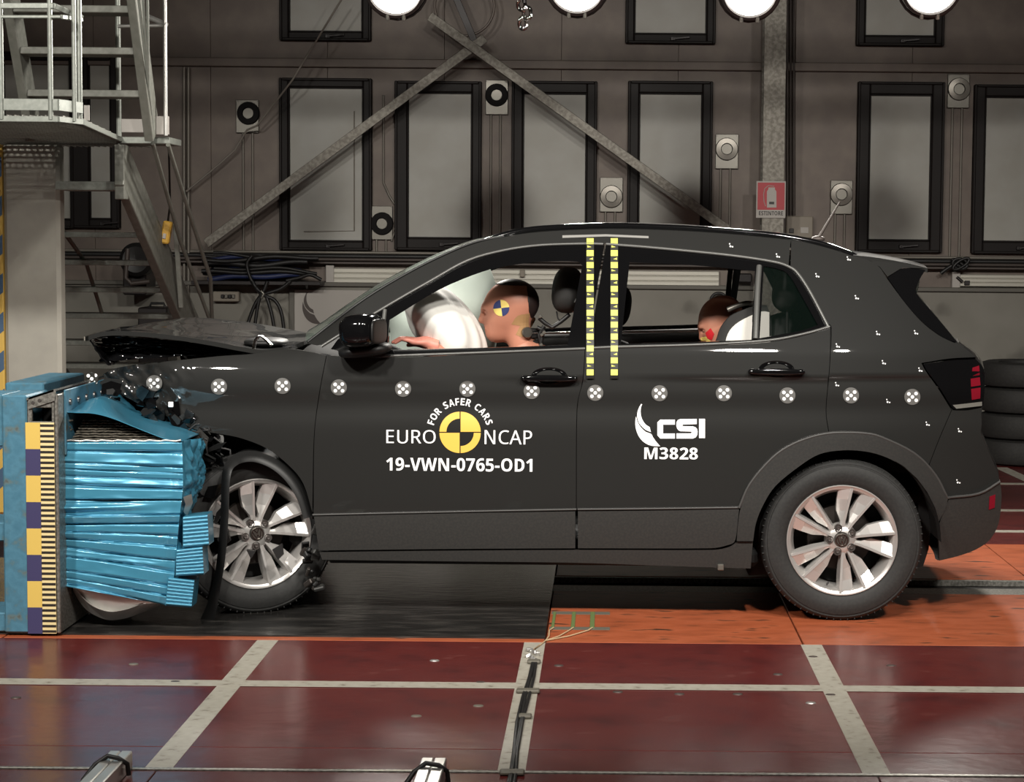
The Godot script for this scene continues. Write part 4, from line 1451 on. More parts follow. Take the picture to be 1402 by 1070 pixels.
	for p in smooth_line(px([122, 459, 121, 464, 128, 473, 134, 483, 141, 494, 152, 500]), false, 4):
		var line := []
		for k in 21:
			var t := k / 20.0
			var w := at(p.x, p.y, -0.14)
			line.append(Vector3(w.x + 0.03 * noise.get_noise_2d(k * 0.4, p.y * 0.05) - 0.06 * sin(PI * t), w.y, lerpf(-0.14, 2.0 * CAR_Z + 0.14, t)))
		lip.append(line)
	var lm := MB.new()
	sheet(lm, lip, Vector3.LEFT, 0.008)
	obj("folded_lip", lm, M.gloss_black, bonnet)
	var inner := []
	for i in 24:
		var line := []
		for k in 14:
			var t := i / 23.0
			var p := at(lerpf(132, 380, t), lerpf(459, 481, pow(t, 1.2)) + lerpf(0, 38 * (1.0 - t), k / 13.0), -0.17)
			line.append(p + Vector3(0, 0, -0.04 + 0.05 * noise.get_noise_2d(i * 0.55, k * 0.7) - 0.06 * sin(PI * k / 13.0)))
		inner.append(line)
	var im := MB.new()
	sheet(im, inner, Vector3.BACK, 0.006)
	obj("inner_fold", im, M.gloss_black, bonnet)
	# wiper and hinge at the scuttle
	var sc := MB.new()
	blob(sc, Transform3D(Basis(), at(365, 468, -0.35)), Vector3(0.09, 0.02, 0.12), 0.8)
	obj("scuttle", sc, M.seal, car)
	var hg := MB.new()
	tube(hg, [at(347, 478, -0.14), at(350, 465, -0.14), at(356, 459, -0.14), at(362, 463, -0.14), at(372, 473, -0.14)], 0.007, 6)
	obj("bonnet_hinge", hg, M.chrome, car)

	# ---- dark structure inside
	var core := MB.new()
	abox(core, Vector3(-0.76, 0.20, -1.60), Vector3(1.0, 0.27, -0.10), 0.02)
	obj("floor_pan", core, M.dark_void, car)
	var fw := MB.new()
	abox(fw, Vector3(-0.92, 0.25, -1.56), Vector3(-0.80, 0.98, -0.16), 0.03)
	obj("firewall", fw, M.dark_void, car)
	var eng := MB.new()
	blob(eng, Transform3D(Basis(), Vector3(-1.17, 0.62, -0.86)), Vector3(0.27, 0.33, 0.52), 0.5)
	obj("engine", eng, M.dark_void, car)
	var well := MB.new()
	abox(well, Vector3(0.93, 0.27, -1.45), Vector3(1.72, 0.62, -0.29), 0.05)
	obj("boot_floor", well, M.dark_void, car)
	for k in 2:
		var wl := MB.new()
		var rows := []
		var wc := at(1153, 742, 0.0)
		for i in 21:
			var a := PI * lerpf(0.0, 1.16, i / 20.0)
			var line := []
			for j in 2:
				line.append(Vector3(wc.x + cos(a) * 0.40, wc.y + sin(a) * 0.385, -0.02 - 0.27 * j))
			rows.append(line)
		grid(wl, rows, Vector3.DOWN)
		var inner_w := PackedVector2Array()
		for i in 21:
			var a := PI * lerpf(-0.12, 1.16, i / 20.0)
			inner_w.append(Vector2(wc.x + cos(a) * 0.40, wc.y + sin(a) * 0.385))
		extrude(wl, Transform3D(), inner_w, -0.31, -0.29)
		obj("wheel_liner", wl if k == 0 else mirrored(wl), M.dark_void, car)
	var fl := MB.new()
	var frows := []
	var fc := at(365, 742, -0.1)
	for i in 21:
		var a := PI * (i / 20.0)
		var line := []
		for j in 2:
			line.append(Vector3(fc.x + cos(a) * 0.36 - 0.03, fc.y + sin(a) * 0.34, -0.05 - 0.33 * j))
		frows.append(line)
	grid(fl, frows, Vector3.DOWN)
	obj("wheel_liner", fl, M.dark_void, car)
	var ax := MB.new()
	tube(ax, [Vector3(1.31, 0.33, -0.2), Vector3(1.28, 0.30, -0.5), Vector3(1.28, 0.30, -1.25), Vector3(1.31, 0.33, -1.55)], 0.035, 10)
	obj("rear_axle", ax, M.dark_void, car)
	var ex := MB.new()
	tube(ex, [Vector3(-0.6, 0.2, -0.7), Vector3(0.3, 0.19, -0.72), Vector3(0.9, 0.2, -0.8)], 0.03, 10)
	blob(ex, Transform3D(Basis(), Vector3(1.62, 0.28, -0.9)), Vector3(0.14, 0.08, 0.35), 0.6)
	obj("exhaust", ex, M.dark_void, car)

	# pillars behind the panel gaps
	for q in [[801, 480, 798, 520, 790, 560, 789, 700], [447, 487, 437, 540, 430, 600, 429, 700], [1137, 450, 1136, 500, 1131, 560, 1128, 592], [1303, 562, 1287, 598, 1272, 634]]:
		for k in 2:
			var m := MB.new()
			tube(m, flank_path(px(q), -0.055), 0.03, 8)
			obj("inner_pillar", m if k == 0 else mirrored(m), M.dark_void, car)

	build_wheels()
	build_car_details(nodes)
	build_cabin()
	build_markings(nodes)
	build_crumple()

func build_wheels() -> void:
	var rear := at(1153.5, 741.5, 0.0)
	var t_rear := Transform3D(Basis(), Vector3(rear.x, 0.326, 0.0))
	var front := at(354, 735, -0.04)
	var t_front := Transform3D(Basis(Vector3.UP, 0.42) * Basis(Vector3.RIGHT, -0.03) * Basis(Vector3.BACK, 0.25), Vector3(front.x, 0.327, -0.04))
	var t_rear_far := Transform3D(Basis(Vector3.UP, PI), Vector3(rear.x, 0.326, 2 * CAR_Z))
	var t_front_far := Transform3D(Basis(Vector3.UP, PI), Vector3(-1.24, 0.326, 2 * CAR_Z))
	for q in [[t_rear, "rear wheel with ten twisted silver spokes"], [t_front, "front wheel knocked out of line behind the barrier"], [t_rear_far, "far rear wheel"], [t_front_far, "far front wheel"]]:
		var tr: Transform3D = q[0]
		var w := Node3D.new()
		w.name = numbered("wheel", car)
		car.add_child(w)
		w.global_position = tr.origin
		w.set_meta("label", q[1])
		var t := MB.new()
		lathe(t, tr, [[0.20, -0.195], [0.216, -0.192], [0.235, -0.204], [0.28, -0.205], [0.309, -0.196], [0.322, -0.178], [0.326, -0.155], [0.327, -0.13], [0.320, -0.128], [0.320, -0.120], [0.327, -0.118], [0.3275, -0.085], [0.320, -0.083], [0.320, -0.075], [0.3265, -0.073], [0.326, -0.045], [0.322, -0.025], [0.314, -0.012], [0.309, -0.0085], [0.3075, -0.0100], [0.302, -0.0095], [0.300, -0.006], [0.284, -0.001], [0.270, 0.0], [0.255, -0.001], [0.243, -0.005], [0.232, -0.0075], [0.226, -0.013], [0.218, -0.020], [0.21, -0.03]], 72)
		obj("tyre", t, M.rubber, w)
		# shoulder sipes
		var sp := MB.new()
		for k in 72:
			var a := TAU * k / 72
			box(sp, tr * Transform3D(Basis(Vector3.BACK, a), Vector3(cos(a) * 0.3185, sin(a) * 0.3185, -0.024)), Vector3(0.012, 0.0045, 0.016), 0.001)
		obj("tread_blocks", sp, M.rubber, w).set_meta("kind", "stuff")
		var r := MB.new()
		lathe(r, tr, [[0.205, -0.19], [0.196, -0.17], [0.188, -0.12], [0.190, -0.07], [0.197, -0.040], [0.2035, -0.022], [0.207, -0.016], [0.215, -0.0125], [0.2195, -0.009], [0.2225, -0.0095], [0.2235, -0.014], [0.221, -0.024]], 72)
		obj("rim", r, M.alloy, w)
		var hub := MB.new()
		lathe(hub, tr, [[0.029, -0.028], [0.033, -0.024], [0.052, -0.029], [0.060, -0.036], [0.064, -0.05], [0.066, -0.08]], 40)
		obj("hub", hub, M.alloy, w)
		for k in 5:
			for s in 2:
				var a := deg_to_rad(70.5 + 72.0 * k + (13.5 if s == 0 else -13.5))
				obj("spoke", spoke(tr, a, s), M.alloy_cut, w)
			var lb := deg_to_rad(70.5 + 36 + 72.0 * k)
			var c := tr * Vector3(cos(lb) * 0.049, sin(lb) * 0.049, -0.0245)
			var b := MB.new()
			lathe(b, Transform3D(tr.basis, c), [[0.0, 0.005], [0.006, 0.006], [0.0085, 0.001], [0.009, -0.002], [0.0125, -0.002], [0.014, 0.002], [0.016, 0.002], [0.017, -0.012]], 18)
			obj("lug_bolt", b, M.bolt, w)
		var cap := MB.new()
		lathe(cap, tr, [[0.0, -0.0195], [0.026, -0.0195], [0.029, -0.022]], 32)
		obj("centre_cap", cap, M.ring_steel, w)
		var em := MB.new()
		lathe(em, Transform3D(tr.basis, tr * Vector3(0, 0, -0.0195)), [[0.021, 0.0], [0.0215, 0.0022], [0.0245, 0.0022], [0.025, 0.0]], 32)
		var pin := Transform3D(tr.basis, tr * Vector3(0, 0, -0.0185))
		for l in [[-0.009, 0.0185, 0.0, 0.002], [0.009, 0.0185, 0.0, 0.002], [-0.0175, 0.011, -0.007, -0.018], [-0.007, -0.018, 0.0, -0.003], [0.0, -0.003, 0.007, -0.018], [0.007, -0.018, 0.0175, 0.011]]:
			bar(em, pin * Vector3(l[0], l[1], 0), pin * Vector3(l[2], l[3], 0), 0.003, 0.002, tr.basis.z, 0.0004)
		obj("emblem", em, M.chrome, w)
		var dk := MB.new()
		lathe(dk, tr, [[0.0, -0.11], [0.13, -0.11], [0.135, -0.12], [0.135, -0.13]], 40)
		obj("brake_disc", dk, M.brake, w)
		var vd := MB.new()
		lathe(vd, tr, [[0.0, -0.165], [0.19, -0.165]], 40)
		obj("back_plate", vd, M.dark_void, w)
		if q[0] == t_rear:
			var vv := MB.new()
			var va := deg_to_rad(253)
			tube(vv, [tr * Vector3(cos(va) * 0.190, sin(va) * 0.190, -0.035), tr * Vector3(cos(va) * 0.18, sin(va) * 0.18, -0.022)], 0.004, 8)
			obj("valve", vv, M.cable_black, w)

# a twisted blade: a narrow cut rib on one side and a broad face falling away on the other
func spoke(tr: Transform3D, a: float, s: int) -> MB:
	var mb := MB.new()
	var u := Vector2(cos(a), sin(a))
	var n := Vector2(-u.y, u.x)
	# stations: radius, rib centre offset, broad edge offset, z of rib, z of broad edge
	var st := [[0.038, 0.001, 0.009, -0.029, -0.031], [0.078, -0.001, 0.015, -0.028, -0.035], [0.118, -0.005, 0.033, -0.024, -0.056], [0.165, -0.010, 0.037, -0.017, -0.047], [0.214, -0.015, 0.038, -0.0105, -0.022]]
	var rows := []
	for q in st:
		var r: float = q[0]
		var l := []
		for o in [[q[1] - 0.012, q[4] - 0.03], [q[1] - 0.006, q[3] - 0.006], [q[1] - 0.0045, q[3]], [q[1] + 0.0045, q[3]], [q[1] + 0.006, q[3] - 0.003], [q[2], q[4]], [q[2] + 0.001, q[4] - 0.03]]:
			var rr: float = sqrt(maxf(r * r - o[0] * o[0], 0.0001))
			var p: Vector2 = u * rr + n * o[0]
			l.append(tr * Vector3(p.x, p.y, o[1]))
		rows.append(l)
	for i in rows.size() - 1:
		for j in 6:
			var hint: Vector3 = tr.basis * Vector3(0, 0, 1)
			if j == 0: hint = tr.basis * Vector3(-n.x, -n.y, 0.2)
			if j == 5: hint = tr.basis * Vector3(n.x, n.y, 0.05)
			mb.quad(rows[i][j], rows[i + 1][j], rows[i + 1][j + 1], rows[i][j + 1], hint)
	return mb

func build_car_details(nodes: Dictionary) -> void:
	# door handles: cup, bar
	for q in [["front_door", 752, 516], ["rear_door", 1063, 507]]:
		var c := on_flank(Vector2(q[1], q[2]))
		var h := Node3D.new()
		h.name = "door_handle"
		nodes[q[0]].add_child(h)
		h.global_position = c
		var cup := MB.new()
		var tr := Transform3D(Basis(), c + Vector3(0, 0.006, 0.002))
		lathe(cup, tr, [[0.0, -0.012], [0.03, -0.008], [0.048, 0.001], [0.052, 0.002], [0.054, 0.0]], 32, Vector2(1.3, 0.62))
		var m := MB.new()
		blob(m, Transform3D(Basis(), c + Vector3(0, -0.004, 0.024)), Vector3(0.112, 0.0135, 0.011), 0.75, 32, 12)
		blob(m, Transform3D(Basis(), c + Vector3(-0.095, -0.004, 0.010)), Vector3(0.018, 0.011, 0.016), 0.8, 16, 10)
		blob(m, Transform3D(Basis(), c + Vector3(0.095, -0.004, 0.010)), Vector3(0.018, 0.011, 0.016), 0.8, 16, 10)
		cup.add(m)
		# one mesh: cup and grip are moulded together
		var o := obj("handle_grip", cup, M.gloss_black, nodes[q[0]])
		h.free()
		o.set_meta("label", "glossy black door handle")
	# door mirror
	var mt := Node3D.new()
	mt.name = "door_mirror"
	car.add_child(mt)
	var mc := at(495, 452, 0.12)
	mt.global_position = mc
	var mm := MB.new()
	blob(mm, Transform3D(Basis(Vector3.BACK, 0.10) * Basis(Vector3.UP, -0.25), mc), Vector3(0.076, 0.066, 0.105), 0.66, 36, 20)
	obj("housing", mm, M.gloss_black, mt)
	var mg := MB.new()
	blob(mg, Transform3D(Basis(Vector3.UP, -0.25), mc + Vector3(0.070, -0.002, 0.02)), Vector3(0.008, 0.048, 0.08), 0.5, 24, 12)
	obj("mirror_glass", mg, M.seal, mt)
	var ma := MB.new()
	blob(ma, Transform3D(Basis(Vector3.BACK, 0.12), at(500, 479, 0.04)), Vector3(0.105, 0.026, 0.09), 0.7, 28, 12)
	obj("mirror_foot", ma, M.seal, mt)
	var mi := MB.new()
	for p in [[[459, 478], [490, 470], [535, 486], [520, 489], [480, 490]]]:
		var poly := PackedVector2Array()
		for s in p:
			var w := at(s[0], s[1], 0.02)
			poly.append(Vector2(w.x, w.y))
		extrude(mi, Transform3D(), poly, -0.01, 0.03)
	obj("base_cover", mi, M.seal, mt)
	obj("far_mirror", mirrored(mm), M.gloss_black, car)
	# sill jack cover, small bracket
	var jb := MB.new()
	abox(jb, at(982, 779, 0.0) + Vector3(0, 0, -0.02), at(991, 772, 0.02) + Vector3(0, 0, 0.01), 0.003)
	obj("sill_clip", jb, M.plate, car)

func build_cabin() -> void:
	# dashboard
	var db := MB.new()
	blob(db, Transform3D(Basis(Vector3.BACK, -0.15), Vector3(-0.72, 0.93, CAR_Z)), Vector3(0.22, 0.13, 0.66), 0.5)
	obj("dashboard", db, M.interior, car)
	# steering wheel
	var sw := Node3D.new()
	sw.name = "steering_wheel"
	car.add_child(sw)
	var sc := Vector3(-0.40, 0.97, -0.51)
	sw.global_position = sc
	var sb := Basis(Vector3.BACK, deg_to_rad(-25)) * Basis(Vector3.UP, PI / 2)
	var ring := []
	for k in 36:
		ring.append(sc + sb * Vector3(cos(TAU * k / 36) * 0.18, sin(TAU * k / 36) * 0.18, 0))
	var rm := MB.new()
	tube(rm, ring, 0.016, 10, true)
	obj("steering_rim", rm, M.interior, sw)
	var sh := MB.new()
	blob(sh, Transform3D(sb, sc + sb * Vector3(0, 0, -0.02)), Vector3(0.075, 0.065, 0.03), 0.7)
	for a in [0.0, PI, -PI / 2]:
		bar(sh, sc, sc + sb * Vector3(cos(a) * 0.17, sin(a) * 0.17, 0), 0.03, 0.014, sb.z)
	obj("hub_spokes", sh, M.interior, sw)
	var col := MB.new()
	tube(col, [sc, sc + sb * Vector3(0, 0, -0.3)], 0.035, 10)
	obj("column", col, M.interior, sw)
	# airbags
	var ab := MB.new()
	var c := at(610, 446, -0.47)
	var f := func(p: Vector3) -> float:
		var q := p - c
		var r := Basis(Vector3.BACK, 0.72).inverse() * q
		var w := 0.006 * sin(r.y * 42.0 + 4.0 * sin(r.z * 9.0)) * smoothstep(0.02, -0.12, r.x) + 0.004 * sin(r.z * 60.0 + r.y * 20.0)
		return ell(r, Vector3.ZERO, Vector3(0.118, 0.235, 0.25)) + w
	nets(ab, f, c - Vector3(0.26, 0.28, 0.30), c + Vector3(0.26, 0.28, 0.30), 0.0125)
	var a0 := obj("driver_airbag", ab, M.airbag, car)
	a0.set_meta("label", "white inflated driver airbag under the dummy's chin")
	var pb := MB.new()
	var pc := at(610, 440, -1.18)
	var g := func(p: Vector3) -> float:
		var q := p - pc
		return ell(Basis(Vector3.BACK, -0.3).inverse() * q, Vector3.ZERO, Vector3(0.25, 0.33, 0.30)) + 0.008 * sin(q.y * 30.0 + q.x * 12.0)
	nets(pb, g, pc - Vector3(0.36, 0.38, 0.34), pc + Vector3(0.36, 0.38, 0.34), 0.018)
	obj("passenger_airbag", pb, M.airbag_green, car)
	# curtain airbag hanging inside the far front window frame
	var cu := []
	for i in 16:
		var line := []
		for j in 10:
			var t := i / 15.0
			var s := j / 9.0
			var p := at(lerpf(530, 640, t), lerpf(lerpf(452, 380, t), 486, s), -1.3)
			line.append(Vector3(p.x, p.y, -1.45 + 0.05 * sin(PI * s) + 0.01 * sin(t * 30.0)))
		cu.append(line)
	var cm := MB.new()
	sheet(cm, cu, Vector3.BACK, 0.03)
	obj("curtain_airbag", cm, M.airbag_green, car)
	# front seats
	for zz in [-0.51, -1.23]:
		var s := Node3D.new()
		s.name = numbered("front_seat", car)
		car.add_child(s)
		s.global_position = Vector3(0.25, 0.27, zz)
		var m := MB.new()
		blob(m, Transform3D(Basis(Vector3.BACK, 0.08), Vector3(0.02, 0.43, zz)), Vector3(0.27, 0.10, 0.25), 0.5)
		obj("cushion", m, M.seat_cloth, s)
		var b := MB.new()
		blob(b, Transform3D(Basis(Vector3.BACK, -0.32), Vector3(0.33, 0.72, zz)), Vector3(0.085, 0.36, 0.24), 0.55)
		obj("backrest", b, M.seat_cloth, s)
		var h := MB.new()
		var hc := at(777, 397, zz)
		if zz < -1.0:
			hc = Vector3(0.42, 1.22, zz)
		blob(h, Transform3D(Basis(Vector3.BACK, -0.12), hc), Vector3(0.066, 0.098, 0.125), 0.8)
		obj("headrest", h, M.interior, s)
		for d in [-0.05, 0.05]:
			var p := MB.new()
			tube(p, [hc + Vector3(0.005, -0.06, d), Vector3(0.42, 1.02, zz + d)], 0.007, 8)
			obj("headrest_post", p, M.steel, s)
		var k := MB.new()
		lathe(k, Transform3D(Basis(), at(785, 410, zz + 0.10)), [[0.0, 0.006], [0.012, 0.006], [0.014, 0.0], [0.014, -0.02]], 20)
		if zz > -1.0:
			obj("headrest_button", k, M.trim_grey, s)
	# rear bench
	var rb := Node3D.new()
	rb.name = "rear_bench"
	car.add_child(rb)
	rb.global_position = Vector3(1.0, 0.3, CAR_Z)
	var cu2 := MB.new()
	blob(cu2, Transform3D(Basis(), Vector3(0.88, 0.45, CAR_Z)), Vector3(0.27, 0.1, 0.62), 0.4)
	obj("cushion", cu2, M.seat_cloth, rb)
	var bk := MB.new()
	blob(bk, Transform3D(Basis(Vector3.BACK, -0.3), Vector3(1.16, 0.72, CAR_Z)), Vector3(0.09, 0.36, 0.64), 0.4)
	obj("backrest", bk, M.seat_cloth, rb)
	for q in [[1077, 398, -0.46], [1080, 402, -0.88], [1083, 402, -1.28]]:
		var h := MB.new()
		var hc := at(q[0], q[1], q[2])
		blob(h, Transform3D(Basis(Vector3.BACK, -0.15), hc), Vector3(0.058, 0.085, 0.12), 0.75)
		tube(h, [hc + Vector3(0, -0.06, 0.05), hc + Vector3(-0.0, -0.2, 0.05)], 0.006, 6)
		tube(h, [hc + Vector3(0, -0.06, -0.05), hc + Vector3(-0.0, -0.2, -0.05)], 0.006, 6)
		obj("headrest", h, M.interior, rb)
	# dark belt strap hanging at the far rear window, parcel shelf
	var bs := MB.new()
	bar(bs, at(1001, 360, -1.5), at(995, 420, -1.5), 0.024, 0.004)
	obj("belt_strap", bs, M.cable_black, car)
	# inner sills of the near doors (dark tops) and far ledge
	for k in 2:
		var m := MB.new()
		var pth := []
		for p in smooth_line(px([520, 489, 660, 484, 801, 479, 960, 474, 1050, 469]), false, 3):
			var w := on_flank(p)
			pth.append(Vector3(w.x, w.y - 0.035, w.z - 0.07))
		tube(m, pth, 0.035, 10)
		obj("door_top", m if k == 0 else mirrored(m), M.interior, car)
	# bright inner beads on the far sill
	var fs := MB.new()
	var fp := []
	for p in smooth_line(px([720, 456, 800, 455, 860, 454, 960, 452.5]), false, 3):
		fp.append(at(p.x, p.y, -1.60))
	tube(fs, fp, 0.006, 8)
	obj("far_sill_bead", fs, M.chrome, car)

# points of a patch lying on the near flank
func flank_print(mb: MB, tris: Array, off: float) -> void:
	for t in tris:
		var w := []
		for p in t:
			w.append(Vector3(p.x, p.y, flank(p.x, p.y) + off))
		mb.flat(w[0], w[1], w[2], Vector3.BACK)

func flank_word(words: String, x0: float, y0: float, x1: float, y1: float, bold: bool) -> MB:
	var mb := MB.new()
	var a := on_flank(Vector2(x0, y1))
	var b := on_flank(Vector2(x1, y0))
	var tris := []
	for q in glyphs(words, bold):
		var t := []
		for p in q:
			t.append(Vector2(lerpf(a.x, b.x, p.x), lerpf(a.y, b.y, p.y)))
		tris.append(t)
	flank_print(mb, tris, 0.0025)
	return mb

func flank_shape(pts: Array, off: float) -> MB:
	return panel(pts, [], off, 0.0, 0.0, 0.05, 0)[0]

func disc_px(c: Vector2, r: float, a0 := 0.0, a1 := TAU, inner := 0.0, n := 28) -> Array:
	var out := []
	for k in n + (0 if a1 - a0 >= TAU else 1):
		var a := lerpf(a0, a1, float(k) / n)
		out.append(c + Vector2(cos(a), -sin(a)) * r)
	if a1 - a0 < TAU:
		if inner > 0.0:
			for k in n + 1:
				var a := lerpf(a1, a0, float(k) / n)
				out.append(c + Vector2(cos(a), -sin(a)) * inner)
		else:
			out.append(c)
	return out

func build_markings(nodes: Dictionary) -> void:
	var door: Node3D = nodes["front_door"]
	var rdoor: Node3D = nodes["rear_door"]
	# rating emblem
	var c := Vector2(630, 591.5)
	var em := Node3D.new()
	em.name = "rating_emblem"
	door.add_child(em)
	obj("lettering", flank_word("EURO", 529, 588.5, 596.5, 606.5, false), M.white_print, door)
	obj("lettering", flank_word("NCAP", 663.5, 589, 728.5, 607.5, false), M.white_print, door)
	obj("lettering", flank_word("19-VWN-0765-OD1", 529, 627.5, 729, 644, true), M.white_print, door)
	em.free()
	for k in 4:
		var a := PI / 2 * k
		var e := 0.045
		var cc := c + Vector2(cos(a + PI / 4), -sin(a + PI / 4)) * 1.0
		var full := k == 0 or k == 2
		obj("emblem_quarter", flank_shape(disc_px(cc, 27.5, a, a + PI / 2, 0.0 if full else 18.0), 0.0022), M.yellow_print, door)
	var word := "FOR SAFER CARS"
	var adv := {"F": 6.6, "O": 9.2, "R": 8.0, " ": 4.6, "S": 7.2, "A": 8.4, "E": 7.0, "C": 7.8}
	var tot := 0.0
	for ch in word:
		tot += adv[ch]
	var run := 0.0
	for ch in word:
		var wdt: float = adv[ch]
		var t := (run + wdt * 0.5) / tot
		run += wdt
		if ch == " ":
			continue
		var ang := deg_to_rad(lerpf(166, 14, t))
		var o := c + Vector2(cos(ang), -sin(ang)) * 42.0
		var rot := PI / 2 - ang
		var mb := MB.new()
		var tris := []
		for q in glyphs(ch, true):
			var tt := []
			for p in q:
				var l := Vector2((p.x - 0.5) * (wdt - 1.3), -(p.y - 0.5) * 9.6).rotated(rot)
				var w := on_flank(o + l)
				tt.append(Vector2(w.x, w.y))
			tris.append(tt)
		flank_print(mb, tris, 0.0025)
		obj("letter", mb, M.white_print, door)
	# laboratory mark on the rear door
	for q in swoosh(Vector2(869.8, 552.6), 1.0):
		obj("swoosh", flank_shape(q, 0.0024), M.white_print, rdoor)
	var L := Vector2(860, 540)
	var sc := 1.0 / 10.7
	for q in [[685, 365, 470, 365, 428, 405, 428, 595, 470, 642, 685, 642, 685, 568, 512, 568, 512, 438, 685, 438],
		[1005, 355, 760, 357, 728, 370, 710, 400, 706, 450, 715, 490, 735, 520, 765, 535, 920, 540, 934, 550, 920, 565, 708, 566, 708, 642, 950, 642, 990, 625, 1012, 590, 1018, 540, 1010, 500, 985, 475, 950, 463, 800, 460, 792, 448, 806, 436, 1005, 430],
		[1038, 353, 1126, 353, 1126, 635, 1038, 635]]:
		var p := []
		for s in px(q):
			p.append(L + s * sc)
		obj("mark_letter", flank_shape(p, 0.0024), M.white_print, rdoor)
	obj("lettering", flank_word("M3828", 882, 612.5, 955.5, 628, true), M.white_print, rdoor)
	# round target stickers with five dots
	var spots := [[127, 518], [212, 524], [300, 529], [387, 528], [464, 530], [552, 532], [640, 532], [728, 535], [815, 537.5], [903, 538], [991, 538], [1078, 541], [1165, 541], [1249, 543]]
	for s in spots:
		var sp := Vector2(s[0], s[1])
		var st: Node3D
		if s[0] < 150:
			st = obj("target_sticker", flank_shape(disc_px(sp, 9.0), 0.014), M.tape_black, car)
		else:
			st = obj("target_sticker", flank_shape(disc_px(sp, 11.0), 0.003 if s[0] > 250 else 0.012), M.grey_sticker, car)
		for d in [[0, 0], [-4.9, -4.1], [4.9, -4.6], [-4.6, 4.6], [5.2, 4.6]]:
			obj("dot", flank_shape(disc_px(sp + Vector2(d[0], d[1]), 2.5, 0.0, TAU, 0.0, 14), 0.0045 if s[0] > 250 else 0.0155), M.white_print, st)
	# measuring tapes over the middle pillar
	for s in [[808, "left"], [841, "right"]]:
		var x: float = s[0]
		var pts := []
		for k in 14:
			pts.append(Vector2(x + 5.2, 325 + 193.0 * k / 13))
		for k in 14:
			pts.append(Vector2(x - 5.2, 325 + 193.0 * (13 - k) / 13))
		var t := obj("measuring_tape", flank_shape(pts, 0.006), M.tape_black, car)
		for k in 12:
			var y := 330.0 + k * 16.3
			obj("yellow_square", flank_shape(px([x - 4.8, y - 4, x + 4.8, y - 4, x + 4.8, y + 4, x - 4.8, y + 4]), 0.0075), M.tape_yellow, t)
			if y + 8 < 516:
				obj("yellow_triangle", flank_shape(px([x - 3.8, y + 5.8, x + 2.0, y + 8.0, x - 3.8, y + 8.6]) if k % 2 == 0 else px([x + 3.8, y + 6.0, x - 1.5, y + 8.2, x + 3.8, y + 9.2]), 0.0075), M.tape_yellow, t)
	# small reflective marks on the rear quarter
	for s in [[1172, 408], [1201, 457], [1253, 456], [1146, 474], [1209, 497], [1161, 355], [1064, 351], [1118, 378], [1145, 527], [1215, 550], [1269, 581], [1313, 590], [1311, 660], [1259, 507], [1000, 337]]:
		var sp := Vector2(s[0], s[1])
		var o := obj("reflective_mark", flank_shape(disc_px(sp, 1.3, 0.0, TAU, 0.0, 10), 0.003), M.white_print, car)
		obj("dot", flank_shape(disc_px(sp + Vector2(-1.0, -3.4), 0.9, 0.0, TAU, 0.0, 10), 0.003), M.white_print, o)
		obj("dot", flank_shape(disc_px(sp + Vector2(2.9, 0.6), 1.0, 0.0, TAU, 0.0, 10), 0.003), M.white_print, o)

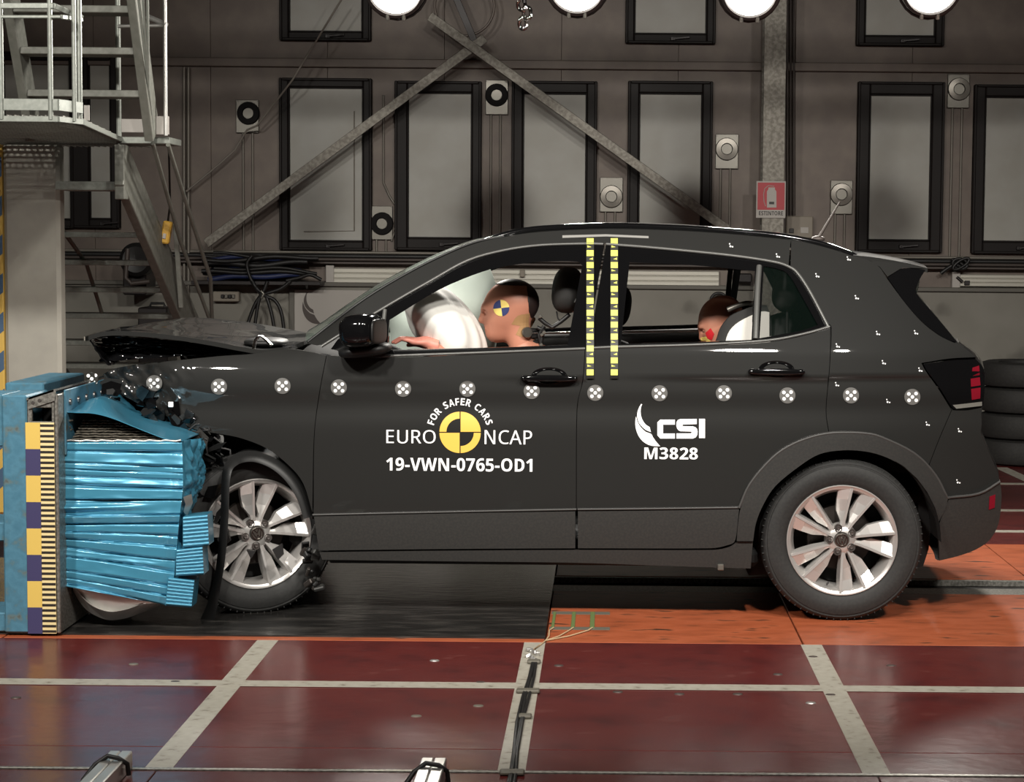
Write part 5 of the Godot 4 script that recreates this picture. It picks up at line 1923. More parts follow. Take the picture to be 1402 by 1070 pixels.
# torn and folded pieces between the wing and the barrier
func build_crumple() -> void:
	var r := RandomNumberGenerator.new()
	r.seed = 21
	# dark crushed front mass
	var rows := []
	for i in 30:
		var line := []
		for j in 22:
			var u := i / 29.0
			var v := j / 21.0
			var x := lerpf(148, 304, u)
			var y := lerpf(lerpf(512, 592, u), lerpf(575, 735, u), v)
			var p := at(x, y, -0.03 - 0.15 * (1.0 - u))
			line.append(p + Vector3(0, 0, 0.07 * noise.get_noise_2d(i * 0.5, j * 0.6) + 0.04 * absf(noise.get_noise_2d(i * 1.3, j * 1.1))))
		rows.append(line)
	var m := MB.new()
	sheet(m, rows, Vector3.BACK, 0.01, true)
	obj("crushed_front", m, M.gloss_black, car)
	# shards
	for k in 64:
		var u := r.randf()
		var x := lerpf(150, 305, u)
		var y := lerpf(520, 598, u) + r.randf_range(-10, 46)
		if k % 3 == 0:
			y = r.randf_range(600, 715)
			x = r.randf_range(258, 302)
		var p := at(x, y, r.randf_range(-0.06, 0.06))
		var b := Basis.from_euler(Vector3(r.randf_range(-1, 1), r.randf_range(-1, 1), r.randf_range(-PI, PI)))
		var s := Vector3(r.randf_range(0.015, 0.055), r.randf_range(0.008, 0.03), r.randf_range(0.003, 0.01))
		var sh := MB.new()
		var poly := PackedVector2Array([Vector2(-s.x, -s.y * r.randf_range(0.2, 1.0)), Vector2(s.x * r.randf_range(0.1, 0.7), -s.y), Vector2(s.x, s.y * r.randf_range(-0.3, 0.5)), Vector2(s.x * 0.2, s.y), Vector2(-s.x * 0.6, s.y * r.randf_range(0.3, 0.9))])
		extrude(sh, Transform3D(b, p), poly, -s.z * 0.5, s.z * 0.5)
		obj("torn_piece", sh, [M.gloss_black, M.seal, M.gloss_black, M.seal, M.black_plastic, M.gloss_black][k % 6], car)
	for k in 8:
		var pts := []
		var x := r.randf_range(225, 295)
		var y := r.randf_range(580, 640)
		for j in 6:
			pts.append(at(x, y, 0.05))
			x += r.randf_range(-8, 10)
			y += r.randf_range(-4, 12)
		var w := MB.new()
		tube(w, pts, 0.005, 6)
		obj("torn_wire", w, M.cable_black, car)
	var tab := MB.new()
	abox(tab, at(231, 557, 0.06), at(237, 550, 0.07), 0.002)
	obj("white_tab", tab, M.white_print, car)
	# hanging wheel-arch strip: a flange facing out and a skin turned in
	var path := smooth_line(px([430, 706, 420, 676, 404, 650, 382, 630, 358, 619, 338, 617, 320, 622, 307, 636, 303, 660, 302, 700, 299, 745, 294, 785, 284, 825, 272, 852, 263, 874]), false, 4)
	var o := []
	var i2 := []
	var back := []
	for k in path.size():
		var d: Vector2 = (path[mini(k + 1, path.size() - 1)] - path[maxi(k - 1, 0)]).normalized()
		var nn := Vector2(-d.y, d.x)
		var t := float(k) / path.size()
		var wd := lerpf(15.0, 11.0, smoothstep(0.4, 0.6, t)) + 7.0 * smoothstep(0.78, 0.92, t)
		var zz := lerpf(0.0, 0.10, smoothstep(0.25, 0.6, t))
		o.append(at(path[k].x, path[k].y, zz))
		i2.append(at(path[k].x + nn.x * -wd, path[k].y + nn.y * -wd, zz + 0.006))
		var q := at(path[k].x, path[k].y, zz)
		back.append(q + Vector3(0, 0, lerpf(-0.20, -0.05, smoothstep(0.35, 0.6, t))))
	var sm := MB.new()
	sheet(sm, [back, o, i2], Vector3.BACK, 0.006)
	obj("arch_strip", sm, M.seal, car).set_meta("label", "torn wheel arch strip hanging to the floor")
	# bits on the front rim and the torn sill end
	for q in [[[375, 750], [388, 742], [390, 757], [383, 764]], [[300, 735], [314, 722], [318, 738], [306, 748]], [[340, 750], [352, 752], [346, 762]]]:
		var b := MB.new()
		var poly := PackedVector2Array()
		for s in q:
			var w := at(s[0], s[1], 0.0)
			poly.append(Vector2(w.x, w.y))
		extrude(b, Transform3D(), poly, 0.02, 0.045)
		obj("torn_piece", b, M.cable_black, car)
	for k in 18:
		var x := r.randf_range(418, 438)
		var y := r.randf_range(704, 806)
		var b := MB.new()
		var sz := Vector3(r.randf_range(0.01, 0.045), r.randf_range(0.01, 0.05), r.randf_range(0.01, 0.03))
		box(b, Transform3D(Basis.from_euler(Vector3(r.randf(), r.randf(), r.randf() * 3.0)), at(x, y, r.randf_range(-0.08, 0.0))), sz, 0.004)
		obj("torn_piece", b, [M.black_plastic, M.brake, M.seal][k % 3], car)

# ---------------------------------------------------------------- crash test dummies
func head_field(c: Vector3, k: float, tilt: float) -> Callable:
	# a head of size k facing -x, tilted forward by tilt; local units of an adult head
	var inv := Basis(Vector3.BACK, tilt).inverse()
	return func(p: Vector3) -> float:
		var q: Vector3 = inv * (p - c) / k
		var d := ell(q, Vector3(0.018, 0.028, 0), Vector3(0.112, 0.098, 0.080))
		d = smin(d, ell(q, Vector3(-0.045, -0.035, 0), Vector3(0.062, 0.085, 0.064)), 0.05)
		d = smin(d, ell(q, Vector3(-0.062, -0.098, 0), Vector3(0.036, 0.030, 0.036)), 0.04)      # chin
		d = smin(d, cone(q, Vector3(-0.10, 0.005, 0), Vector3(-0.118, -0.032, 0), 0.010, 0.013), 0.02) # nose
		d = smin(d, cone(q, Vector3(-0.094, 0.020, -0.03), Vector3(-0.094, 0.020, 0.03), 0.012, 0.012), 0.025) # brow
		d = smin(d, cone(q, Vector3(-0.094, -0.066, -0.016), Vector3(-0.094, -0.066, 0.016), 0.010, 0.010), 0.014) # lips
		d = maxf(d, -cone(q, Vector3(-0.107, -0.0665, -0.02), Vector3(-0.107, -0.0665, 0.02), 0.0035, 0.0035))
		for s in [-1.0, 1.0]:
			d = -smin(-d, ell(q, Vector3(-0.101, 0.0, s * 0.033), Vector3(0.014, 0.011, 0.017)), 0.012)   # eye socket
			d = minf(d, ell(q, Vector3(-0.088, 0.0, s * 0.032), Vector3(0.011, 0.010, 0.013)))            # eyeball
		d = smin(d, cone(q, Vector3(0.022, -0.045, 0), Vector3(0.045, -0.16, 0), 0.056, 0.054), 0.04)   # neck
		return d * k

# lays flat triangles (x, y) on a shape from the viewer's side
func lay_on(f: Callable, tris: Array, z_from: float, off: float) -> MB:
	var mb := MB.new()
	for t in tris:
		var w := []
		for p in t:
			var z := z_from
			for i in 40:
				var d: float = f.call(Vector3(p.x, p.y, z))
				if d < 0.0004:
					break
				z -= maxf(d * 0.8, 0.0004)
				if z < z_from - 0.25:
					break
			w.append(Vector3(p.x, p.y, z + off))
		mb.flat(w[0], w[1], w[2], Vector3.BACK)
	return mb

func fan(c: Vector2, r: float, a0: float, a1: float, n := 6, rings := 3) -> Array:
	var out := []
	for i in n:
		var b0 := lerpf(a0, a1, float(i) / n)
		var b1 := lerpf(a0, a1, float(i + 1) / n)
		for k in rings:
			var r0 := r * k / rings
			var r1 := r * (k + 1) / rings
			var p := [c + Vector2(cos(b0), sin(b0)) * r0, c + Vector2(cos(b1), sin(b1)) * r0, c + Vector2(cos(b1), sin(b1)) * r1, c + Vector2(cos(b0), sin(b0)) * r1]
			if k > 0:
				out.append([p[0], p[1], p[2]])
			out.append([p[0], p[2], p[3]])
	return out

func laid_poly(pts: Array, z: float) -> Array:
	var poly := PackedVector2Array()
	for p in smooth_line(px(pts), true, 3):
		var w := at(p.x, p.y, z)
		poly.append(Vector2(w.x, w.y))
	var out := []
	var lo := poly[0]
	var hi := poly[0]
	for p in poly:
		lo = lo.min(p); hi = hi.max(p)
	var cell := 0.012
	for i in int(ceil((hi.x - lo.x) / cell)):
		for j in int(ceil((hi.y - lo.y) / cell)):
			var a := lo + Vector2(i, j) * cell
			for q in Geometry2D.intersect_polygons(PackedVector2Array([a, a + Vector2(cell, 0), a + Vector2(cell, cell), a + Vector2(0, cell)]), poly):
				var idx := Geometry2D.triangulate_polygon(q)
				for k in range(0, idx.size(), 3):
					out.append([q[idx[k]], q[idx[k + 1]], q[idx[k + 2]]])
	return out

func build_dummies() -> void:
	# ---- driver
	var dz := -0.50
	var hc := at(696, 424, dz)
	var d := thing("person", "crash test dummy in the driver's seat, face pressed against the white airbag", "dummy", Vector3(0.1, 0.5, dz))
	var body := MB.new()
	var hand := at(573, 468, -0.25)
	var sh := Vector3(0.10, 0.98, 0.0)
	var limbs := [
		[Vector3(0.27, 0.60, dz), Vector3(0.13, 0.90, dz), 0.15, 0.155], [Vector3(0.13, 0.92, dz), Vector3(0.03, 1.05, dz), 0.13, 0.065],
		[Vector3(0.09, 0.96, dz - 0.17), Vector3(0.09, 0.96, dz + 0.17), 0.065, 0.065],
		[Vector3(0.26, 0.58, dz - 0.09), Vector3(-0.20, 0.60, dz - 0.12), 0.095, 0.065], [Vector3(0.26, 0.58, dz + 0.09), Vector3(-0.20, 0.60, dz + 0.12), 0.095, 0.065],
		[Vector3(-0.20, 0.60, dz - 0.12), Vector3(-0.55, 0.36, dz - 0.12), 0.062, 0.042], [Vector3(-0.20, 0.60, dz + 0.12), Vector3(-0.55, 0.36, dz + 0.12), 0.062, 0.042],
		[Vector3(-0.55, 0.35, dz - 0.12), Vector3(-0.68, 0.44, dz - 0.12), 0.042, 0.034], [Vector3(-0.55, 0.35, dz + 0.12), Vector3(-0.68, 0.44, dz + 0.12), 0.042, 0.034],
		[Vector3(0.09, 0.95, dz + 0.19), Vector3(-0.10, 0.88, dz + 0.25), 0.055, 0.045], [Vector3(-0.10, 0.88, dz + 0.25), hand + Vector3(0.05, -0.012, 0.0), 0.042, 0.028],
		[Vector3(0.09, 0.95, dz - 0.19), Vector3(-0.10, 0.82, dz - 0.24), 0.055, 0.045], [Vector3(-0.10, 0.82, dz - 0.24), Vector3(-0.36, 0.90, dz - 0.17), 0.042, 0.028]]
	var fb := func(p: Vector3) -> float:
		var v := 1.0
		for l in limbs:
			v = smin(v, cone(p, l[0], l[1], l[2], l[3]), 0.035)
		return v
	nets(body, fb, Vector3(-0.75, 0.28, dz - 0.36), Vector3(0.46, 1.12, dz + 0.36), 0.017)
	var hf := head_field(hc, 1.0, 0.10)
	nets(body, hf, hc - Vector3(0.16, 0.19, 0.11), hc + Vector3(0.16, 0.15, 0.11), 0.0045)
	# both hands: palm, four fingers, thumb
	for s in 2:
		var c := hand if s == 0 else Vector3(-0.38, 0.905, dz - 0.17)
		var out := 1.0 if s == 0 else -1.0
		var fh := func(p: Vector3) -> float:
			var q: Vector3 = p - c
			q.z *= out
			var v := ell(q, Vector3(0.0, 0.0, 0), Vector3(0.048, 0.020, 0.042))
			v = smin(v, cone(q, Vector3(0.03, -0.002, 0), Vector3(0.075, -0.015, 0), 0.024, 0.028), 0.02)
			for k in 4:
				var zz := 0.028 - 0.019 * k
				var ln: float = [0.058, 0.070, 0.072, 0.060][k]
				var kn := Vector3(-0.036, 0.008 + 0.002 * k, zz)
				var mid := kn + Vector3(-ln * 0.55, 0.006 - 0.002 * k, zz * 0.10)
				var tip := mid + Vector3(-ln * 0.42, -0.016, zz * 0.05)
				v = smin(v, minf(cone(q, kn + Vector3(0.015, -0.004, 0), mid, 0.0098, 0.0088), cone(q, mid, tip, 0.0088, 0.0074)), 0.006)
			v = smin(v, minf(cone(q, Vector3(0.012, -0.006, -0.030), Vector3(-0.022, -0.012, -0.052), 0.012, 0.010), cone(q, Vector3(-0.022, -0.012, -0.052), Vector3(-0.048, -0.016, -0.052), 0.010, 0.008)), 0.008)
			return v
		var hm := MB.new()
		nets(hm, fh, c - Vector3(0.13, 0.055, 0.075), c + Vector3(0.085, 0.045, 0.075), 0.004)
		obj("hand", hm, M.skin_hand, d).set_meta("label", "pinkish hand laid over the wheel")
	obj("body", body, M.skin, d)
	# black skull cap over the crown and the back of the head
	var cap := MB.new()
	var inv := Basis(Vector3.BACK, 0.10).inverse()
	var fc := func(p: Vector3) -> float:
		var q: Vector3 = inv * (p - hc)
		var shell := ell(q, Vector3(0.018, 0.028, 0), Vector3(0.1155, 0.1015, 0.0835))
		var front := 0.088 - q.x - 0.0 * q.y
		var crown := 0.105 - q.y - 0.12 * q.x
		return maxf(shell, minf(front, crown))
	nets(cap, fc, hc - Vector3(0.14, 0.12, 0.10), hc + Vector3(0.15, 0.15, 0.10), 0.0045)
	obj("skull_cap", cap, M.skull_cap, d)
	# quartered target on the temple
	var tc := at(686.3, 421.5, dz + 0.08)
	for k in 4:
		var a := PI / 2 * k + 0.13
		obj("target_quarter", lay_on(hf, fan(Vector2(tc.x, tc.y), 0.034, a, a + PI / 2), dz + 0.13, 0.0015), M.sticker_yellow if k % 2 == 0 else M.sticker_blue, d)
	# seam lines and the ochre patch behind the jaw
	obj("neck_patch", lay_on(hf, laid_poly([709, 432, 727, 429, 731, 440, 724, 452, 714, 462, 706, 458, 712, 446, 700, 444], dz + 0.07), dz + 0.13, 0.001), M.skin_ochre, d)
	for q in [[706, 394, 707, 410, 710, 430, 727, 429], [690, 435, 689, 448, 685, 456, 672, 463]]:
		var pts := []
		for p in smooth_line(px(q), false, 4):
			var w := at(p.x, p.y, dz + 0.07)
			var z := dz + 0.13
			for i in 40:
				z -= maxf(hf.call(Vector3(w.x, w.y, z)) * 0.8, 0.0003)
			pts.append(Vector3(w.x, w.y, z))
		var m := MB.new()
		tube(m, pts, 0.0017, 6)
		obj("seam", m, M.skull_cap, d)
	# neck joint with its dark fittings
	var nk := MB.new()
	for k in 4:
		lathe(nk, Transform3D(Basis(Vector3.RIGHT, -PI / 2), at(727 + k * 1.5, 452 + k * 8, dz)), [[0.0, 0.009], [0.03, 0.009], [0.036, 0.004], [0.036, -0.004], [0.03, -0.009], [0.0, -0.009]], 24)
	obj("neck_rings", nk, M.cable_black, d)
	var pl := MB.new()
	lathe(pl, Transform3D(Basis(Vector3.UP, 0.3), at(722, 455, dz + 0.065)), [[0.0, 0.006], [0.02, 0.006], [0.023, 0.002], [0.023, -0.012]], 24)
	obj("neck_disc", pl, M.ring_steel, d)
	for q in [[[738, 435], [746, 442], [756, 448], [768, 440], [780, 430]], [[735, 448], [744, 452], [742, 462], [740, 474]], [[745, 446], [738, 458], [741, 470]], [[762, 426], [764, 436], [770, 442]]]:
		var pts := []
		for p in q:
			pts.append(at(p[0], p[1], dz + 0.03))
		var m := MB.new()
		tube(m, pts, 0.009 if q[0][0] != 762 else 0.003, 6)
		obj("instrument_lead", m, M.cable_black, d)
	for q in [[740, 433], [742, 458], [741, 472], [745, 455]]:
		var m := MB.new()
		box(m, Transform3D(Basis(Vector3.BACK, 0.5), at(q[0], q[1], dz + 0.045)), Vector3(0.014, 0.012, 0.01), 0.002)
		obj("connector", m, M.plate, d)

	# ---- child seat and child dummy on the near rear seat
	var cz := -0.42
	var cs := thing("child_seat", "white and black child seat on the near rear seat", "child seat", Vector3(at(1005, 470, cz).x, 0.5, cz))
	for s in [0.0, -0.36]:
		var wing := MB.new()
		var poly := PackedVector2Array()
		for p in smooth_line(px([978, 480, 983, 460, 988, 447, 1000, 433, 1016, 425, 1033, 419, 1050, 418, 1056, 440, 1056, 500, 985, 500]), true, 3):
			var w := at(p.x, p.y, cz)
			poly.append(Vector2(w.x, w.y))
		extrude(wing, Transform3D(), poly, cz + s, cz + s - 0.05)
		obj("side_wing", wing, M.interior, cs)
		var shell := MB.new()
		var p2 := PackedVector2Array()
		for p in smooth_line(px([992, 490, 993, 468, 999, 452, 1012, 440, 1032, 430, 1044, 426, 1053, 427, 1053, 490]), true, 3):
			var w := at(p.x, p.y, cz)
			p2.append(Vector2(w.x, w.y))
		extrude(shell, Transform3D(), p2, cz + s + (0.012 if s == 0.0 else -0.05), cz + s + (0.0 if s == 0.0 else -0.062))
		obj("shell_panel", shell, M.child_shell, cs)
	var sb := MB.new()
	blob(sb, Transform3D(Basis(Vector3.BACK, -0.25), Vector3(at(1050, 480, cz).x, 0.86, cz - 0.2)), Vector3(0.06, 0.36, 0.19), 0.5)
	obj("seat_back", sb, M.seat_cloth, cs)
	var su := MB.new()
	blob(su, Transform3D(Basis(), Vector3(at(1005, 480, cz).x, 0.60, cz - 0.2)), Vector3(0.2, 0.08, 0.19), 0.5)
	obj("seat_base", su, M.seat_cloth, cs)
	var rim := MB.new()
	var rp := []
	for p in smooth_line(px([996, 424, 1008, 419, 1022, 415, 1032, 416]), false, 4):
		rp.append(at(p.x, p.y, cz - 0.03))
	tube(rim, rp, 0.011, 8)
	obj("rim_trim", rim, M.plate, cs)
	var ch := thing("person", "small child test dummy, brown head leaning out of the white child seat", "dummy", Vector3(at(990, 470, cz).x, 0.65, cz - 0.2))
	var cc := at(986, 441, cz - 0.2)
	var cf := head_field(cc, 0.86, 0.45)
	var cm := MB.new()
	nets(cm, cf, cc - Vector3(0.15, 0.17, 0.10), cc + Vector3(0.14, 0.13, 0.10), 0.006)
	var cl := [[cc + Vector3(0.04, -0.13, 0), cc + Vector3(0.06, -0.33, 0), 0.085, 0.10], [cc + Vector3(0.04, -0.14, -0.10), cc + Vector3(0.04, -0.14, 0.10), 0.04, 0.04], [cc + Vector3(0.06, -0.36, -0.06), cc + Vector3(-0.18, -0.34, -0.07), 0.06, 0.042], [cc + Vector3(0.06, -0.36, 0.06), cc + Vector3(-0.18, -0.34, 0.07), 0.06, 0.042], [cc + Vector3(-0.18, -0.34, -0.07), cc + Vector3(-0.22, -0.52, -0.07), 0.04, 0.03], [cc + Vector3(-0.18, -0.34, 0.07), cc + Vector3(-0.22, -0.52, 0.07), 0.04, 0.03], [cc + Vector3(0.04, -0.14, 0.12), cc + Vector3(-0.02, -0.28, 0.14), 0.034, 0.028], [cc + Vector3(-0.02, -0.28, 0.14), cc + Vector3(-0.14, -0.30, 0.10), 0.027, 0.02], [cc + Vector3(0.04, -0.14, -0.12), cc + Vector3(-0.02, -0.28, -0.14), 0.034, 0.028], [cc + Vector3(-0.02, -0.28, -0.14), cc + Vector3(-0.14, -0.30, -0.10), 0.027, 0.02]]
	var cfb := func(p: Vector3) -> float:
		var v := 1.0
		for l in cl:
			v = smin(v, cone(p, l[0], l[1], l[2], l[3]), 0.025)
		return v
	nets(cm, cfb, cc - Vector3(0.28, 0.58, 0.2), cc + Vector3(0.18, -0.02, 0.2), 0.016)
	obj("body", cm, M.skin, ch)
	obj("red_patch", lay_on(cf, laid_poly([966, 456, 973, 449, 978, 457, 975, 466, 969, 464], cz - 0.13), cz - 0.06, 0.0015), M.red_plain, ch)
	obj("yellow_patch", lay_on(cf, laid_poly([960, 463, 967, 461, 974, 468, 966, 471, 961, 469], cz - 0.13), cz - 0.06, 0.0015), M.sticker_yellow, ch)

# ---------------------------------------------------------------- deformable barrier
func line_at(pts: Array, t: float) -> Vector2:
	var n := pts.size() - 1
	var f := clampf(t, 0.0, 1.0) * n
	var i := mini(int(f), n - 1)
	return pts[i].lerp(pts[i + 1], f - i)

func build_barrier() -> void:
	# ---- blue steel frame with its face plate
	var Z := 0.44
	var fr := thing("barrier_stand", "weathered blue steel barrier stand at the left edge with a ruler strip", "barrier", Vector3(-1.9, 0, -0.15))
	var y_top := at(20, 541, Z).y
	var xa := at(4, 700, Z).x
	var xb := at(38, 700, Z).x
	var post := MB.new()
	abox(post, Vector3(xa, 0.012, Z - 0.30), Vector3(xb, y_top, Z), 0.006)
	obj("front_post", post, M.blue_paint, fr)
	var post2 := MB.new()
	abox(post2, Vector3(xa - 0.62, 0.012, Z - 0.30), Vector3(xa - 0.45, y_top, Z), 0.006)
	obj("front_post", post2, M.blue_paint, fr)
	for q in [[y_top, at(20, 612, Z).y], [at(2, 742, Z).y + 0.0, at(2, 716, Z).y], [at(20, 840, Z).y, 0.012]]:
		var m := MB.new()
		var dull: bool = q[1] > q[0]
		abox(m, Vector3(xa - 0.45, q[0], Z - 0.26), Vector3(xa, q[1], Z - 0.02), 0.005)
		obj("cross_rail", m, M.blue_paint, fr)
	var wt := MB.new()
	abox(wt, Vector3(xa - 0.2, at(2, 770, Z).y, Z - 0.2), Vector3(xa - 0.002, at(2, 744, Z).y, Z - 0.12), 0.004)
	obj("white_block", wt, M.sign_white, fr)
	var rear := MB.new()
	abox(rear, Vector3(at(7, 540, -0.3).x, 0.012, -0.95), Vector3(at(60, 540, -0.3).x, at(40, 524, -0.30).y, -0.30), 0.006)
	obj("rear_block", rear, M.blue_paint, fr)
	# mounting plate behind the honeycomb
	var px0 := at(76, 700, Z).x
	var mp := MB.new()
	abox(mp, Vector3(px0, 0.012, -0.72), Vector3(px0 + 0.014, at(77, 540, Z).y, Z), 0.003)
	obj("mounting_plate", mp, M.steel, fr)
	var mp2 := MB.new()
	abox(mp2, Vector3(px0 + 0.0142, at(82, 604, Z - 0.1).y - 0.05, -0.72), Vector3(px0 + 0.022, at(82, 533, Z - 0.1).y, Z - 0.08), 0.003)
	obj("blue_backing", mp2, M.blue_paint, fr)
	for k in 9:
		var m := MB.new()
		lathe(m, Transform3D(Basis(Vector3.UP, PI / 2), Vector3(px0 + 0.022, at(82, 533, Z - 0.1).y - 0.05, Z - 0.14 - k * 0.12)), [[0.0, 0.006], [0.012, 0.006], [0.014, 0.0]], 12)
		obj("bolt", m, M.bolt, fr)
	# box behind the ruler with a dark opening at its top
	var x1 := px0 - 0.002
	var yr := at(55, 577, Z).y
	for q in [[xb + 0.001, at(43, 560, Z).x, yr, at(50, 546, Z).y], [at(70, 560, Z).x, x1, yr, at(50, 540, Z).y], [xb + 0.001, x1, 0.012, yr], [at(43, 560, Z).x, at(70, 560, Z).x, at(50, 558, Z).y, at(50, 546, Z).y]]:
		var m := MB.new()
		abox(m, Vector3(q[0], q[2], Z - 0.02), Vector3(q[1], q[3], Z - 0.006), 0.002)
		obj("face_plate", m, M.steel, fr)
	var vd := MB.new()
	abox(vd, Vector3(xb + 0.005, 0.012, Z - 0.5), Vector3(x1 - 0.005, yr + 0.05, Z - 0.2), 0.004)
	obj("inner_box", vd, M.dark_void, fr)
	# slanting top flange
	var tf := MB.new()
	var fa := at(39, 545, Z)
	var fb2 := at(76, 533, Z)
	sheet(tf, [[Vector3(xb, fa.y, Z), Vector3(x1, fb2.y, Z)], [Vector3(xb, fa.y + 0.004, -0.5), Vector3(x1, fb2.y + 0.004, -0.5)]], Vector3.UP, 0.008)
	obj("top_flange", tf, M.steel, fr)
	var tf2 := MB.new()
	sheet(tf2, [[at(39, 560, Z), at(76, 548, Z)], [at(39, 544, Z), at(76, 532, Z)]], Vector3.BACK, 0.006)
	obj("holed_flange", tf2, M.steel, fr)
	for q in [[45, 549], [54, 546]]:
		var m := MB.new()
		lathe(m, Transform3D(Basis(), at(q[0], q[1] + 2, Z + 0.001)), [[0.0, 0.001], [0.006, 0.001], [0.007, 0.0]], 12)
		obj("bolt", m, M.bolt, fr)
	# the ruler: coloured decimetres and black centimetre ticks
	var rl := Node3D.new()
	rl.name = "ruler"
	fr.add_child(rl)
	rl.global_position = at(57, 868, Z)
	rl.set_meta("label", "yellow and navy ruler strip with black ticks")
	var y0 := 578.0
	var y1 := 867.0
	var ra := at(36.5, y0, Z)
	var rb := at(75.5, y1, Z)
	var back := MB.new()
	abox(back, Vector3(xb - 0.004, rb.y, Z - 0.001), Vector3(x1 + 0.001, ra.y, Z + 0.003), 0.001)
	obj("strip", back, M.ruler_cream, rl)
	var hgt := (ra.y - rb.y) / 8.0
	for k in 8:
		var m := MB.new()
		abox(m, Vector3(xb - 0.004, ra.y - hgt * (k + 1), Z + 0.003), Vector3(lerpf(xb, x1, 0.5), ra.y - hgt * k, Z + 0.0045), 0.0003)
		obj("decimetre_block", m, M.ruler_yellow if k % 2 == 0 else M.ruler_navy, rl)
	for k in 40:
		var m := MB.new()
		var yy := ra.y - hgt * 8.0 * (k + 0.5) / 40.0
		abox(m, Vector3(lerpf(xb, x1, 0.5), yy - hgt * 0.042 - 0.001, Z + 0.003), Vector3(x1 + 0.0005, yy + hgt * 0.038, Z + 0.0045), 0.0002)
		obj("tick", m, M.ruler_black, rl)

	# ---- honeycomb block in its crumpled blue cladding
	var bz := 0.34
	var hb := thing("barrier_block", "crushed honeycomb barrier block in wrinkled bright blue sheet", "barrier block", Vector3(-1.46, 0.16, -0.15))
	var le := px([82, 604, 81, 655, 78.5, 707, 79, 755, 78, 800])
	var re := px([249, 602, 250.5, 640, 250.5, 668, 248, 690, 245, 715, 241, 760, 239, 786, 228, 828])
	var NV := 210
	var NU := 44
	var rows := []
	for i in NV + 1:
		var v := float(i) / NV
		var a := line_at(le, v)
		var b := line_at(re, v)
		var line := []
		for j in NU + 1:
			var u := float(j) / NU
			var p := a.lerp(b, u)
			# pleats: unevenly spaced ridges, a little slanted and fading in and out along their length
			var s := v * 15.0 + 1.5 * noise.get_noise_1d(v * 2.2) - 0.5 * u * smoothstep(0.35, 0.7, v)
			var fr_: float = s - floorf(s)
			var pleat := smoothstep(0.0, 0.15, minf(fr_, 1.0 - fr_)) + (fr_ - 0.5) * noise.get_noise_1d(floorf(s) * 17.3) * 2.2
			var amp := 0.011 + 0.012 * noise.get_noise_2d(floorf(s) * 3.7, u * 1.0)
			var fine := 0.003 * noise.get_noise_2d(s * 0.5, u * 1.5)
			var z := bz + pleat * amp + fine - 0.012 * smoothstep(0.9, 1.0, u) - 0.008 * smoothstep(0.05, 0.0, u)
			if v > 0.42 and v < 0.47:
				z += 0.022 * sin(PI * (v - 0.42) / 0.05) * smoothstep(0.9, 0.0, u)
			line.append(at(p.x, p.y, z))
		rows.append(line)
	var m0 := MB.new()
	sheet(m0, rows, Vector3.BACK, 0.003)
	obj("side_sheet", m0, M.blue_sheet, hb)
	# end sheet towards the car, bent round the corner
	var er := []
	for i in 61:
		var v := i / 60.0
		var b := line_at(re, v)
		var w := at(b.x, b.y, bz - 0.006)
		var line := []
		for j in 25:
			var u := j / 24.0
			var bulge := 0.03 * sin(minf(u * 2.2, 1.0) * PI * 0.5) * smoothstep(0.55, 0.15, v) + 0.03 * noise.get_noise_2d(v * 7.0, u * 5.0) * smoothstep(0.0, 0.15, u)
			line.append(Vector3(w.x + bulge, w.y - 0.015 * u * (1.0 - v), lerpf(bz - 0.006, 0.10, u)))
		er.append(line)
	var m1 := MB.new()
	sheet(m1, er, Vector3.RIGHT, 0.003)
	obj("end_sheet", m1, M.blue_sheet, hb)
	# top sheet peeled up into a ridge
	var tr := []
	var back_l := smooth_line(px([82, 561, 110, 551, 133, 543, 150, 550, 168, 565, 205, 577, 240, 586, 268, 595]), false, 4)
	var front_l := smooth_line(px([83, 563, 105, 564, 128, 565, 152, 571, 180, 582, 205, 592, 230, 601, 250, 603]), false, 4)
	for j in 11:
		var u := j / 10.0
		var line := []
		for i in back_l.size():
			var p: Vector2 = front_l[i].lerp(back_l[i], minf(u * 1.6, 1.0))
			var z := lerpf(bz, bz - 0.22, minf(u * 1.6, 1.0)) - maxf(0.0, u - 0.625) * 1.6
			var w := at(p.x, p.y, lerpf(bz, bz - 0.22, minf(u * 1.6, 1.0)))
			line.append(Vector3(w.x, w.y - maxf(0.0, u - 0.625) * 0.05, z))
		tr.append(line)
	var m2 := MB.new()
	sheet(m2, tr, Vector3.UP, 0.003)
	obj("top_sheet", m2, M.blue_sheet, hb)
	# bright torn seam along the top edge
	var sm := MB.new()
	var sp := []
	for k in 24:
		var p := Vector2(lerpf(82, 248, k / 23.0), 603.0 + 0.8 * sin(k * 2.1))
		sp.append(at(p.x, p.y, bz + 0.004))
	tube(sm, sp, 0.004, 6)
	obj("seam", sm, M.thin_alu, hb)
	# honeycomb layers showing in the opening
	for k in 8:
		var m := MB.new()
		var y := 600.0 - k * 3.6
		var x0 := 98.0 + k * 2.2
		var xe := 228.0 - k * 10.5
		var a := at(x0, y, bz - 0.02 - k * 0.012)
		var b := at(xe, y + 0.5, bz - 0.02 - k * 0.012)
		var pts := []
		var pts2 := []
		for i in 29:
			var t := i / 28.0
			var w := a.lerp(b, t)
			pts.append(w + Vector3(0, 0.003 * noise.get_noise_2d(i * 0.9, k * 3.0), 0.004 * sin(i * 1.9 + k)))
			pts2.append(w + Vector3(0, 0.0055, -0.20))
		sheet(m, [pts, pts2], Vector3.UP, 0.004)
		obj("honeycomb_layer", m, M.honeycomb, hb)
	var ec := MB.new()
	for k in 12:
		box(ec, Transform3D(Basis(Vector3.UP, 0.3 * (k % 3 - 1)), at(86 + (k % 4) * 3.2, 566 + k * 3.1, bz - 0.03 - 0.02 * (k % 3))), Vector3(0.018, 0.006, 0.02), 0.001)
